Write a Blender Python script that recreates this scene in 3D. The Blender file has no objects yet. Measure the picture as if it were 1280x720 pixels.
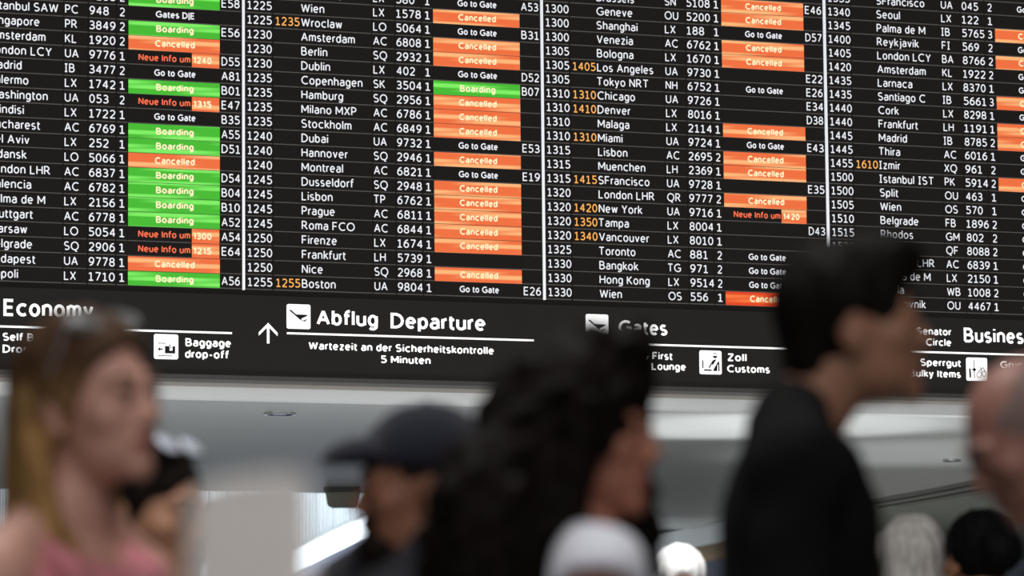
import bpy, bmesh, math, random
import numpy as np
from mathutils import Matrix, Vector
random.seed(7)
sc = bpy.context.scene
COL = sc.collection

# ------------------------------------------------------------------ camera
H = 0.075                       # height of one flight row on the board (m)
CAMZ = 1.1
YAW, PITCH, ROLL = -0.351106757, 0.118171861, 0.0091050416
F_PX = 4986.85
def cam_rot():
    a, b, c = YAW, PITCH, ROLL
    ca, sa, cb, sb, cc, s_ = math.cos(a), math.sin(a), math.cos(b), math.sin(b), math.cos(c), math.sin(c)
    Rz = np.array([[ca, -sa, 0], [sa, ca, 0], [0, 0, 1]])
    Rx = np.array([[1, 0, 0], [0, cb, -sb], [0, sb, cb]])
    Ry = np.array([[cc, 0, s_], [0, 1, 0], [-s_, 0, cc]])
    return Rz @ Rx @ Ry
RM = cam_rot()
Z0 = CAMZ + 52.8200094 * H      # board height of row 0's upper edge
CAM = np.array([-53.327498 * H, -257.476979 * H, CAMZ])
cd = bpy.data.cameras.new('camera'); cam = bpy.data.objects.new('camera', cd); COL.objects.link(cam)
m = Matrix.Identity(4)
for i in range(3):
    m[i][0], m[i][1], m[i][2], m[i][3] = RM[i, 0], RM[i, 2], -RM[i, 1], CAM[i]
cam.matrix_world = m
cd.sensor_width = 36; cd.lens = F_PX / 1280 * 36; cd.clip_end = 500; cd.clip_start = 0.1
cd.dof.use_dof = True; cd.dof.focus_distance = 20.6; cd.dof.aperture_fstop = 3.6
sc.camera = cam
RT = np.array([math.cos(YAW), math.sin(YAW), 0.0])      # camera's right, level
FW = np.array([-math.sin(YAW), math.cos(YAW), 0.0])     # camera's forward, level
def ray(x, y): return RM @ np.array([(x - 640) / F_PX, 1.0, -(y - 360) / F_PX])
def at_depth(x, y, d): return CAM + ray(x, y) * d
def at_Y(x, y, Y=0.0):
    r = ray(x, y); return CAM + r * ((Y - CAM[1]) / r[1])
def at_Z(x, y, Z):
    r = ray(x, y); return CAM + r * ((Z - CAM[2]) / r[2])

# ------------------------------------------------------------------ world, lights, exposure
w = bpy.data.worlds.new('world'); sc.world = w; w.use_nodes = True
w.node_tree.nodes['Background'].inputs[0].default_value = (0.88, 0.93, 1.0, 1)
w.node_tree.nodes['Background'].inputs[1].default_value = 0.22
sc.view_settings.view_transform = 'Standard'; sc.view_settings.look = 'None'
sc.view_settings.exposure = 0.0; sc.view_settings.gamma = 1.0
def area(name, loc, target, size, power, color=(1, 1, 1), sy=None, spread=180):
    l = bpy.data.lights.new(name, 'AREA'); l.energy = power; l.color = color; l.size = size
    if sy: l.shape = 'RECTANGLE'; l.size_y = sy
    l.spread = math.radians(spread)
    o = bpy.data.objects.new(name, l); COL.objects.link(o); o.location = loc
    o.rotation_euler = (Vector(target) - Vector(loc)).to_track_quat('-Z', 'Y').to_euler()
    return o
def g(r, f, z): # point given by metres right / forward of the camera
    p = CAM + RT * r + FW * f; return (p[0], p[1], z)
# unseen soft lights above the queue and the photographer's side
area('unseen_hall_light', g(1.5, 1.0, 5.6), g(0.2, 5.6, 1.5), 3.0, 110, (1.0, 0.95, 0.9))
area('unseen_hall_light', g(-2.5, -3.0, 5.0), g(-0.6, 4.0, 1.4), 2.5, 85, (1.0, 0.97, 0.94))  # fill added behind the camera for the pale panel
area('unseen_hall_light', g(-0.4, 6.1, 5.0), g(-0.2, 5.7, 1.5), 1.6, 100, (1.0, 0.98, 0.96))
area('soffit_fill', (1.5, -1.6, 0.35), (1.5, 1.6, 3.0), 10.0, 270, (1.0, 1.0, 0.97), sy=1.2)  # unseen floor-level light added to brighten the soffit
for px_, py_, en_, an_, bl_ in ((850, 546, 230, 46, .6), (990, 546, 230, 46, .6), (1130, 540, 160, 50, .8), (1165, 578, 150, 62, .9)):      # unseen spots added to throw bright pools on the soffit's right side
    l_ = bpy.data.lights.new('soffit_pool_spot', 'SPOT'); l_.energy = en_; l_.spot_size = math.radians(an_); l_.spot_blend = bl_; l_.shadow_soft_size = .05; l_.color = (1, 1, .97)
    t_ = at_Z(px_, py_, 2.93); o_ = bpy.data.objects.new('soffit_pool_spot', l_); COL.objects.link(o_); o_.location = (t_[0], t_[1] + .1, .35); o_.rotation_euler = (math.pi, 0, 0)
t_ = at_Z(1180, 650, 3.1); area('far_ceiling_fill', (t_[0], t_[1], .4), (t_[0], t_[1], 3), 3.0, 45, (1.0, 1.0, .92))  # unseen light added underneath to lift the far ceiling
area('far_hall_fill', g(-1.5, 31.5, 3.0), g(-1.0, 35.5, 2.5), 3.0, 260, (0.88, 0.95, 1.0))  # unseen area light added to whiten the balustrade and far hall

# ------------------------------------------------------------------ materials
def mat(name, color, rough=0.6, metal=0.0, emit=None, es=1.0, noise=0.0, nscale=20.0, bump=0.0, bscale=60.0, spec=0.5, trans=0.0, coat=0.0, sheen=0.0):
    M = bpy.data.materials.new(name); M.use_nodes = True
    nt = M.node_tree; N = nt.nodes; L = nt.links; b = N['Principled BSDF']
    b.inputs['Base Color'].default_value = (*color, 1); b.inputs['Roughness'].default_value = rough
    b.inputs['Metallic'].default_value = metal; b.inputs['Specular IOR Level'].default_value = spec
    b.inputs['Transmission Weight'].default_value = trans; b.inputs['Coat Weight'].default_value = coat
    b.inputs['Sheen Weight'].default_value = sheen
    tc = N.new('ShaderNodeTexCoord')
    if noise:
        n = N.new('ShaderNodeTexNoise'); n.inputs['Scale'].default_value = nscale; n.inputs['Detail'].default_value = 4
        L.new(tc.outputs['Object'], n.inputs['Vector'])
        r = N.new('ShaderNodeValToRGB'); r.color_ramp.elements[0].position = 0.3; r.color_ramp.elements[1].position = 0.7
        r.color_ramp.elements[0].color = (*[c * (1 - noise) for c in color], 1)
        r.color_ramp.elements[1].color = (*[min(1, c * (1 + noise)) for c in color], 1)
        L.new(n.outputs['Fac'], r.inputs['Fac']); L.new(r.outputs['Color'], b.inputs['Base Color'])
    if bump:
        n = N.new('ShaderNodeTexNoise'); n.inputs['Scale'].default_value = bscale; n.inputs['Detail'].default_value = 5
        L.new(tc.outputs['Object'], n.inputs['Vector'])
        q = N.new('ShaderNodeBump'); q.inputs['Strength'].default_value = bump; q.inputs['Distance'].default_value = 0.004
        L.new(n.outputs['Fac'], q.inputs['Height']); L.new(q.outputs['Normal'], b.inputs['Normal'])
    if emit:
        b.inputs['Emission Color'].default_value = (*emit, 1); b.inputs['Emission Strength'].default_value = es
    return M
def bar_mat(name, lo, hi, freq=84.0):
    """A lit display field: the screen shows it with horizontal bright scan bands."""
    M = bpy.data.materials.new(name); M.use_nodes = True
    nt = M.node_tree; N = nt.nodes; L = nt.links; b = N['Principled BSDF']
    b.inputs['Base Color'].default_value = (0.01, 0.01, 0.01, 1); b.inputs['Roughness'].default_value = 0.5
    ge = N.new('ShaderNodeNewGeometry'); sp = N.new('ShaderNodeSeparateXYZ'); L.new(ge.outputs['Position'], sp.inputs[0])
    def wave(fr, ph, drift):
        a = N.new('ShaderNodeMath'); a.operation = 'MULTIPLY_ADD'; L.new(sp.outputs['Z'], a.inputs[0]); a.inputs[1].default_value = fr; a.inputs[2].default_value = ph
        c = N.new('ShaderNodeMath'); c.operation = 'MULTIPLY_ADD'; L.new(sp.outputs['X'], c.inputs[0]); c.inputs[1].default_value = drift; L.new(a.outputs[0], c.inputs[2])
        s = N.new('ShaderNodeMath'); s.operation = 'SINE'; L.new(c.outputs[0], s.inputs[0]); return s
    s1 = wave(freq * 0.92, 0.6, 4.0); s2 = wave(freq * 2.3, 1.3, -7.0)
    ad = N.new('ShaderNodeMath'); ad.operation = 'MULTIPLY_ADD'; L.new(s2.outputs[0], ad.inputs[0]); ad.inputs[1].default_value = 0.55; L.new(s1.outputs[0], ad.inputs[2])
    r = N.new('ShaderNodeValToRGB'); e = r.color_ramp.elements
    mr = N.new('ShaderNodeMapRange'); L.new(ad.outputs[0], mr.inputs[0]); mr.inputs[1].default_value = -1.5; mr.inputs[2].default_value = 1.5
    L.new(mr.outputs[0], r.inputs[0])
    e[0].position = 0.45; e[0].color = (*lo, 1); e[1].position = 0.85; e[1].color = (*hi, 1)
    L.new(r.outputs[0], b.inputs['Emission Color']); b.inputs['Emission Strength'].default_value = 1.0
    return M
def S(r, g_, b): # sRGB 0..255 -> linear
    return tuple((c / 255 / 12.92) if c / 255 <= 0.04045 else ((c / 255 + 0.055) / 1.055) ** 2.4 for c in (r, g_, b))
MT = dict(
    screen=mat('board_black', S(14, 13, 13), 0.8, spec=0.02, emit=S(32, 30, 28), es=0.75),
    cell=mat('display_cell_black', S(14, 13, 13), 0.8, spec=0.02, emit=S(34, 32, 30), es=0.75),
    line=mat('cell_line', S(50, 48, 46), 0.5, emit=S(84, 81, 78), es=0.75),
    white=mat('display_white', S(40, 40, 40), 0.5, emit=S(240, 242, 248), es=1.0),
    amber=mat('display_amber', S(40, 30, 10), 0.5, emit=S(255, 180, 92), es=1.0),
    redtext=mat('display_red_orange', S(40, 20, 10), 0.5, emit=S(250, 112, 76), es=1.0),
    cream=mat('display_cream', S(40, 40, 30), 0.5, emit=S(255, 242, 196), es=1.0),
    divider=mat('divider_white', S(200, 200, 205), 0.5, emit=S(225, 228, 235), es=0.9),
    orange=bar_mat('display_orange_field', S(240, 112, 62), S(255, 184, 122)),
    red=bar_mat('display_red_field', S(225, 70, 30), S(250, 120, 60)),
    green=bar_mat('display_green_field', S(70, 186, 48), S(128, 240, 100)),
    sign=mat('sign_panel_black', S(20, 19, 19), 0.75, spec=0.03, noise=0.1, nscale=3, emit=S(38, 37, 36), es=0.8),
    signwhite=mat('sign_backlit_white', S(200, 200, 200), 0.5, emit=S(255, 255, 255), es=1.0),
    picto=mat('pictogram_black', S(20, 20, 28), 0.6),
    frame=mat('anodised_frame', S(95, 92, 90), 0.45, metal=0.4),
    lip=mat('frame_lip', S(128, 122, 118), 0.5),
    fascia=mat('fascia_paint', S(205, 208, 210), 0.5, noise=0.03, nscale=1.5),
    soffit=mat('soffit_paint', S(166, 170, 171), 0.42, noise=0.03, nscale=1.5, bump=0.05, bscale=400),
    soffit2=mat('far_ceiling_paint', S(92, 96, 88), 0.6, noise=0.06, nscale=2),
    darktrim=mat('dark_joint', S(40, 41, 42), 0.6),
    wall=mat('hall_wall_paint', S(120, 124, 130), 0.7, noise=0.04, nscale=1),
    floor=mat('terrazzo', S(150, 148, 144), 0.25, noise=0.15, nscale=60),
    upper=mat('upper_ceiling_paint', S(120, 122, 124), 0.8, noise=0.04, nscale=2),
    wood=mat('brown_beam', S(120, 104, 84), 0.6, noise=0.25, nscale=6),
    bluegrey=mat('blue_grey_wall', S(104, 108, 124), 0.7, noise=0.05, nscale=2),
    slat=mat('slat_white', S(215, 222, 226), 0.4, noise=0.04, nscale=3),
    glassday=mat('daylit_frosted_glass', S(200, 210, 220), 0.5, emit=S(196, 208, 216), es=1.0),
    whitepanel=mat('white_panel', S(242, 245, 250), 0.35, noise=0.02, nscale=3),
    rail=mat('handrail_grey', S(120, 124, 126), 0.35, metal=0.6),
    housing=mat('housing_olive_grey', S(104, 102, 92), 0.6, noise=0.05, nscale=10),
    chrome=mat('downlight_chrome', S(200, 200, 200), 0.2, metal=1.0),
    black=mat('recess_black', S(18, 18, 18), 0.5),
    lamp=mat('warm_lamp', S(250, 200, 120), 0.4, emit=S(255, 190, 80), es=3.0),
    panel=mat('pale_grey_panel', S(232, 226, 222), 0.55, noise=0.1, nscale=7, bump=0.05),
    pole=mat('stand_metal', S(130, 130, 132), 0.3, metal=0.9),
)

# ------------------------------------------------------------------ mesh helpers
def link(name, me, parent=None, mats=None, kind=None, smooth=False):
    o = bpy.data.objects.new(name, me); COL.objects.link(o)
    if parent: o.parent = parent
    if mats:
        for k in (mats if isinstance(mats, (list, tuple)) else [mats]): me.materials.append(k)
    if kind: o['kind'] = kind
    if smooth: me.polygons.foreach_set('use_smooth', [True] * len(me.polygons))
    return o
def empty(name, loc=(0, 0, 0), rz=0.0, label=None, cat=None, group=None):
    o = bpy.data.objects.new(name, None); COL.objects.link(o); o.location = loc; o.rotation_euler = (0, 0, rz)
    o.empty_display_size = 0.1
    if label: o['label'] = label
    if cat: o['category'] = cat
    if group: o['group'] = group
    return o
class MB:
    def __init__(s): s.v = []; s.f = []; s.mi = []
    def box(s, x0, x1, y0, y1, z0, z1, mi=0):
        n = len(s.v)
        s.v += [(x, y, z) for z in (z0, z1) for y in (y0, y1) for x in (x0, x1)]
        for q in ((0, 2, 3, 1), (4, 5, 7, 6), (0, 1, 5, 4), (2, 6, 7, 3), (0, 4, 6, 2), (1, 3, 7, 5)):
            s.f.append([n + i for i in q]); s.mi.append(mi)
    def prism(s, pts, d, mi=0):
        """polygon of 3D points extruded by vector d"""
        n = len(s.v); k = len(pts)
        s.v += [tuple(p) for p in pts] + [tuple(np.array(p) + np.array(d)) for p in pts]
        s.f.append([n + i for i in range(k)]); s.mi.append(mi)
        s.f.append([n + k + i for i in range(k)][::-1]); s.mi.append(mi)
        for i in range(k):
            j = (i + 1) % k; s.f.append([n + i, n + k + i, n + k + j, n + j]); s.mi.append(mi)
    def mesh(s, name):
        me = bpy.data.meshes.new(name); me.from_pydata(s.v, [], s.f); me.polygons.foreach_set('material_index', s.mi)
        bm = bmesh.new(); bm.from_mesh(me); bmesh.ops.recalc_face_normals(bm, faces=bm.faces); bm.to_mesh(me); bm.free()
        return me
    def build(s, name, mats, parent=None, **k):
        me = s.mesh(name); return link(name, me, parent, mats, **k)
def bevel(o, wd=0.004, seg=2):
    b = o.modifiers.new('bevel', 'BEVEL'); b.width = wd; b.segments = seg; b.limit_method = 'ANGLE'; return o

# ------------------------------------------------------------------ the setting
ZS = at_Y(300, 501.5, 0.5)[2]                    # soffit height
bm_ = MB(); p = g(0, 14, 0); bm_.box(-25, 32, -26, 38, -0.1, 0.0)
bm_.build('floor', MT['floor'], kind='structure')
mb = MB(); mb.box(-25, 32, -26, -0.4, 8.0, 8.2); mb.build('ceiling', MT['upper'], kind='structure')
# bulkhead wall that carries the board, above the soffit
mb = MB(); mb.box(-14, 16, 0.13, 0.5, ZS + 0.2, 8.0); mb.build('wall_board', MT['wall'], kind='structure')
# recessed fascia band right behind the foot of the board
mb = MB(); mb.box(-14, 16, 0.36, 0.5, ZS, ZS + 0.2); mb.build('trim_1', MT['fascia'], kind='structure')
# the big soffit: polygon on its plane, its far edge slanting on the right
fl = [(-400, 606), (447, 617), (650, 621)]
fr = [(655, 720), (800, 677), (900, 651), (1085, 625), (1210, 602), (1500, 548)]
pts = [at_Z(x, y, ZS + 0.03) for x, y in fl + fr]
near = [(16, 0.5, ZS + 0.03), (-14, 0.5, ZS + 0.03)]
mb = MB(); mb.prism([tuple(q) for q in pts] + near, (0, 0, 0.14))
mb.build('ceiling_soffit', MT['soffit'], kind='structure')
# dark shadow-gap trim along the slanted edge, ceiling of the hall beyond
e = [at_Z(x, y, ZS + 0.03) for x, y in ((1040, 633), (1110, 621), (1210, 601.5), (1400, 566))]
mb = MB()
for a, b in zip(e[:-1], e[1:]):
    d = np.array(b) - np.array(a); n = np.array([-d[1], d[0], 0]); n = n / np.linalg.norm(n) * 0.55
    if np.dot(n, FW) < 0: n = -n
    mb.prism([a, b, b + n, a + n], (0, 0, 0.05))
mb.build('trim_2', MT['darktrim'], kind='structure')
mb = MB()
for dx, wd in ((0.16, 0.10), (0.36, 0.04)):
    for a, b in zip(e[:-1], e[1:]):
        d = np.array(b) - np.array(a); n = np.array([-d[1], d[0], 0]); n = n / np.linalg.norm(n)
        if np.dot(n, FW) < 0: n = -n
        mb.prism([a + n * dx + [0, 0, -.012], b + n * dx + [0, 0, -.012], b + n * (dx + wd) + [0, 0, -.012], a + n * (dx + wd) + [0, 0, -.012]], (0, 0, 0.012))
mb.build('trim_3', MT['housing'], kind='structure')
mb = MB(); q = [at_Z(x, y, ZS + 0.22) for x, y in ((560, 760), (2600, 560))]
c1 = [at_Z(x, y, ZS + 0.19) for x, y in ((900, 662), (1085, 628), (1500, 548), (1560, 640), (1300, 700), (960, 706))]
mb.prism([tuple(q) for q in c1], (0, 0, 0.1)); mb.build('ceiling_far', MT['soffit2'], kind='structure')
# light edge strip, brown beam and blue-grey wall seen between the queue's heads
def slab(name, a, b, d, h, th, m_, **k):
    """upright slab whose upper edge runs between two pixels at a depth"""
    p0, p1 = at_depth(*a, d), at_depth(*b, d)
    mb = MB(); mb.prism([p0, p1, p1 - [0, 0, h], p0 - [0, 0, h]], tuple(FW * th)); return mb.build(name, m_, **k)
slab('trim_4', (560, 722), (960, 640), 33, 0.16, 0.3, MT['soffit'], kind='structure')
slab('trim_5', (560, 738), (960, 662), 33.4, 0.16, 0.3, MT['wood'], kind='structure')
slab('wall_far', (-900, 560), (2200, 560), 42, 6.0, 0.3, MT['bluegrey'], kind='structure')
mb = MB(); mb.box(-25, -24.8, -26, 38, 0, 8.0); mb.build('wall_left', MT['wall'], kind='structure')
mb = MB(); mb.box(31.8, 32, -26, 38, 0, 8.0); mb.build('wall_right', MT['wall'], kind='structure')

# daylit window wall with close upright slats, left of the capped man
win = empty('window_1', tuple(at_depth(300, 720, 35.2) * [1, 1, 0]), YAW); win['kind'] = 'structure'
def to_local(o, pt):
    return o.matrix_basis.inverted() @ Vector(pt)
wl0, wl1 = to_local(win, at_depth(-260, 600, 35.2)), to_local(win, at_depth(520, 600, 35.2))
zt = at_depth(300, 560, 35.2)[2]; zb = at_depth(300, 760, 35.2)[2]
mb = MB(); mb.box(wl0.x, wl1.x, 0.10, 0.12, zb - 1.4, zt); mb.build('pane', MT['glassday'], win)
mb = MB(); mb.box(wl0.x, wl1.x, 0.0, 0.16, zt, zt + 0.1); mb.build('window_head', MT['frame'], win)
mb = MB(); mb.box(wl0.x, wl1.x, -0.02, 0.2, zb - 1.5, zb - 1.4); mb.build('window_sill', MT['frame'], win)
sm = MB(); sm.box(-0.008, 0.008, 0, 0.07, zb - 1.4, zt); sme = sm.mesh('slat'); sme.materials.append(MT['slat'])
sm2 = MB(); sm2.box(-0.011, 0.011, 0, 0.05, zb - 1.4, zt); sme2 = sm2.mesh('slat'); sme2.materials.append(MT['rail'])
x = wl0.x + 0.02; i = 0
while x < wl1.x - 0.02:
    o = bpy.data.objects.new('slat', sme2 if i % 5 == 3 else sme); COL.objects.link(o); o.parent = win; o.location = (x, 0, 0)
    x += (0.031, 0.026, 0.036, 0.029, 0.033)[i % 5] if i < 260 else 0.04; i += 1
# sloping white balustrade with grey handrail under it
bal = empty('escalator_balustrade', tuple(at_depth(400, 700, 34.0) * [1, 1, 0]), YAW,
            'white sloping balustrade with grey handrail below the slatted window', 'balustrade')
def L(o, x, y, d): q = to_local(o, at_depth(x, y, d)); return np.array(q)
a, b = L(bal, 330, 703, 34), L(bal, 480, 634, 34)
mb = MB(); mb.prism([(a[0], 0, a[2]), (b[0], 0, b[2]), (b[0], 0, b[2] - .20), (a[0], 0, a[2] - .20)], (0, 0.12, 0)); mb.build('side_panel', MT['whitepanel'], bal)
mb = MB(); mb.prism([(a[0], .02, a[2] - .2), (b[0], .02, b[2] - .2), (b[0], .02, 0), (a[0], .02, 0)], (0, 0.08, 0)); mb.build('lower_panel', MT['bluegrey'], bal)
mb = MB(); dz = 0.028
mb.prism([(a[0], -0.05, a[2] + dz), (b[0], -0.05, b[2] + dz), (b[0], -0.05, b[2]), (a[0], -0.05, a[2])], (0, 0.2, 0)); bevel(mb.build('handrail', MT['rail'], bal), 0.008)

# small housing hanging from the soffit's far edge
hp = at_depth(427, 602, 27.6); hs = empty('ceiling_housing', (hp[0], hp[1], ZS + 0.03), YAW, 'small olive grey box hanging from the soffit edge above the slatted window', 'housing')
mb = MB(); mb.prism([(-.115, 0, -.03), (.125, 0, -.03), (.11, 0, -.125), (.085, 0, -.135), (-.07, 0, -.135), (-.10, 0, -.12)], (0, 0.16, 0)); bevel(mb.build('housing_body', MT['housing'], hs), 0.006)
mb = MB(); mb.box(-.125, .13, -.015, .175, -.03, 0.0); bevel(mb.build('housing_flange', MT['darktrim'], hs), 0.004)

def disc_mesh(name, r0, r1, z0, z1, n=32):
    v = []; f = []
    for i in range(n):
        a = 2 * math.pi * i / n; c, s_ = math.cos(a), math.sin(a)
        v += [(r0 * c, r0 * s_, z0), (r1 * c, r1 * s_, z0), (r1 * c, r1 * s_, z1), (r0 * c, r0 * s_, z1)]
    for i in range(n):
        j = (i + 1) % n
        for q in range(4): f.append([4 * i + q, 4 * i + (q + 1) % 4, 4 * j + (q + 1) % 4, 4 * j + q])
    me = bpy.data.meshes.new(name); me.from_pydata(v, [], f); return me
def downlight(x, y, r, lit, label, z=None):
    z = ZS + 0.03 if z is None else z
    p_ = at_Z(x, y, z); t = empty('recessed_downlight', (p_[0], p_[1], z), 0, label, 'ceiling light')
    link('trim_ring', disc_mesh('trim_ring', r * .82, r, -0.012, 0.0), t, MT['chrome'] if lit is not None else MT['black'], smooth=False)
    link('recess', disc_mesh('recess', 0.001, r * .83, -0.004, 0.0), t, MT['black'])
    link('lamp', disc_mesh('lamp', 0.001, r * .42, -0.010, -0.004), t, MT['lamp'] if lit else MT['chrome'])
downlight(350, 516, 0.088, False, 'round recessed ceiling light, unlit, right of the baggage drop-off sign and below it')
downlight(200, 558, 0.05, True, 'small recessed ceiling light glowing orange beside the blonde woman\'s mouth')
downlight(1190, 574.5, 0.06, False, 'small unlit recessed ceiling light beside the bald man\'s forehead, above the dark joint')
downlight(1199, 617.5, 0.07, None, 'dark slot light in the far ceiling below the dark joint', ZS + 0.188)

# ------------------------------------------------------------------ lettering: a drawn stroke alphabet (cap height 1)
def AR(cx, cy, rx, ry, a0, a1):
    n = max(3, int(abs(a1 - a0) / 24)); return [(cx + rx * math.cos(math.radians(a0 + (a1 - a0) * i / n)), cy + ry * math.sin(math.radians(a0 + (a1 - a0) * i / n))) for i in range(n + 1)]
SIX = [AR(.27, .31, .25, .31, 0, 360), [(.02, .31)] + AR(.47, .33, .45, .67, 180, 92)]
OB = AR(.22, .365, .22, .365, 0, 360)
GL = {'0': [AR(.26, .5, .26, .5, 0, 360)], '1': [[(.06, .83), (.29, .98)], [(.29, 1.0), (.29, 0)], [(.06, 0), (.52, 0)]],
 '2': [AR(.25, .72, .25, .28, 155, -38) + [(.0, .0), (.53, 0)]], '3': [AR(.21, .75, .24, .25, 145, -90), [(.12, .5), (.22, .5)], AR(.21, .255, .29, .255, 88, -142)],
 '4': [[(.40, 0), (.40, 1), (0, .29), (.55, .29)]], '5': [[(.47, 1), (.06, 1), (.06, .54)], [(.06, .54)] + AR(.20, .30, .30, .30, 112, -138)], '6': SIX,
 '7': [[(0, 1), (.51, 1), (.15, 0)]], '8': [AR(.26, .76, .22, .24, 0, 360), AR(.26, .26, .26, .26, 0, 360)], '9': [[(.54 - x, 1 - y) for x, y in s] for s in SIX],
 'A': [[(0, 0), (.32, 1)], [(.32, 1), (.64, 0)], [(.12, .33), (.52, .33)]], 'B': [[(0, 0), (0, 1), (.26, 1)] + AR(.26, .76, .21, .24, 80, -90) + [(0, .52)], [(0, 0), (.28, 0)] + AR(.28, .26, .26, .26, -80, 90)],
 'C': [AR(.42, .5, .42, .5, 52, 308)], 'D': [[(0, 0), (0, 1), (.20, 1)] + AR(.20, .5, .42, .5, 80, -80) + [(.20, 0), (0, 0), (0, .1)]], 'E': [[(.47, 1), (0, 1), (0, 0), (.47, 0)], [(0, .52), (.43, .52)]],
 'F': [[(.46, 1), (0, 1), (0, 0)], [(0, .50), (.41, .50)]], 'G': [AR(.44, .5, .44, .5, 52, 316) + [(.76, .20), (.76, .47), (.47, .47)]], 'H': [[(0, 0), (0, 1)], [(.58, 0), (.58, 1)], [(0, .52), (.58, .52)]],
 'I': [[(.15, 0), (.15, 1)], [(0, 0), (.30, 0)], [(0, 1), (.30, 1)]], 'J': [[(.3, 1), (.3, .2)] + AR(.12, .2, .18, .2, 0, -100)], 'K': [[(0, 0), (0, 1)], [(.50, 1), (.02, .45)], [(.15, .58), (.54, 0)]], 'L': [[(0, 1), (0, 0), (.44, 0)]],
 'M': [[(0, 0), (0, 1)], [(0, 1), (.36, .25)], [(.36, .25), (.72, 1)], [(.72, 1), (.72, 0)]], 'N': [[(0, 0), (0, 1)], [(0, 1), (.57, 0)], [(.57, 0), (.57, 1)]], 'O': [AR(.41, .5, .41, .5, 0, 360)],
 'P': [[(0, 0), (0, 1), (.23, 1)] + AR(.23, .72, .25, .28, 80, -80) + [(.23, .44), (0, .44)]], 'Q': [AR(.41, .5, .41, .5, 0, 360), [(.42, .06), (.50, -.13), (.68, -.20)]], 'R': [[(0, 0), (0, 1), (.23, 1)] + AR(.23, .73, .24, .27, 80, -80) + [(.23, .46), (0, .46)], [(.24, .46), (.56, 0)]],
 'S': [AR(.26, .75, .25, .25, 42, 262) + AR(.26, .25, .27, .25, 82, -140)], 'T': [[(0, 1), (.58, 1)], [(.29, 1), (.29, 0)]], 'U': [[(0, 1), (0, .32)] + AR(.29, .30, .29, .30, 180, 360) + [(.58, 1)]], 'V': [[(0, 1), (.30, 0)], [(.30, 0), (.60, 1)]],
 'W': [[(0, 1), (.22, 0)], [(.22, 0), (.45, .95)], [(.45, .95), (.68, 0)], [(.68, 0), (.90, 1)]], 'X': [[(0, 1), (.56, 0)], [(0, 0), (.56, 1)]], 'Y': [[(0, 1), (.28, .46)], [(.56, 1), (.28, .46)], [(.28, .48), (.28, 0)]], 'Z': [[(0, 1), (.52, 1), (0, 0), (.52, 0)]],
 'a': [AR(.22, .52, .20, .21, 150, 0) + [(.42, 0)], [(.42, .42), (.20, .42)] + AR(.19, .21, .19, .21, 95, 275) + [(.30, .02), (.42, .14)]], 'b': [[(0, 1.05), (0, 0)], OB], 'c': [AR(.30, .365, .29, .365, 52, 308)], 'd': [[(.44, 1.05), (.44, 0)], OB],
 'e': [[(.02, .38), (.45, .38)], AR(.23, .365, .23, .365, 0, 312)], 'f': [[(.12, 0), (.12, .82)] + AR(.30, .83, .18, .21, 180, 75), [(0, .70), (.32, .70)]], 'g': [OB, [(.44, .73), (.44, -.06)] + AR(.21, -.06, .23, .23, 0, -140)],
 'h': [[(0, 0), (0, 1.05)], AR(.21, .50, .21, .23, 180, 0) + [(.42, 0)]], 'i': [[(0, 0), (0, .73)], [(0, .93), (0, 1.05)]], 'j': [[(.1, .93), (.1, 1.05)], [(.1, .73), (.1, -.10)] + AR(-.02, -.10, .12, .18, 0, -100)],
 'k': [[(0, 0), (0, 1.05)], [(.37, .73), (.02, .32)], [(.12, .42), (.42, 0)]], 'l': [[(0, 0), (0, 1.05)]], 'm': [[(0, 0), (0, .73)], AR(.17, .52, .17, .21, 180, 0) + [(.34, 0)], AR(.51, .52, .17, .21, 180, 0) + [(.68, 0)]],
 'n': [[(0, 0), (0, .73)], AR(.21, .50, .21, .23, 180, 0) + [(.42, 0)]], 'o': [AR(.24, .365, .24, .365, 0, 360)], 'p': [[(0, .73), (0, -.28)], OB], 'r': [[(0, 0), (0, .73)], AR(.21, .46, .21, .26, 180, 82)],
 's': [AR(.18, .545, .17, .185, 42, 262) + AR(.18, .18, .19, .18, 82, -142)], 't': [[(.10, .94), (.10, .17)] + AR(.26, .17, .16, .17, 180, 285), [(0, .70), (.30, .70)]], 'u': [[(0, .73), (0, .23)] + AR(.21, .22, .21, .22, 180, 360), [(.42, .73), (.42, 0)]],
 'v': [[(0, .73), (.21, 0)], [(.21, 0), (.42, .73)]], 'w': [[(0, .73), (.15, 0)], [(.15, 0), (.31, .70)], [(.31, .70), (.47, 0)], [(.47, 0), (.62, .73)]], 'x': [[(0, .73), (.40, 0)], [(0, 0), (.40, .73)]], 'y': [[(0, .73), (.22, .02)], [(.44, .73), (.16, -.22), (.04, -.28)]],
 'z': [[(0, .73), (.38, .73), (0, 0), (.38, 0)]], '|': [[(0, -.25), (0, 1.08)]], '-': [[(0, .38), (.26, .38)]]}
_tc = {}
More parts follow.
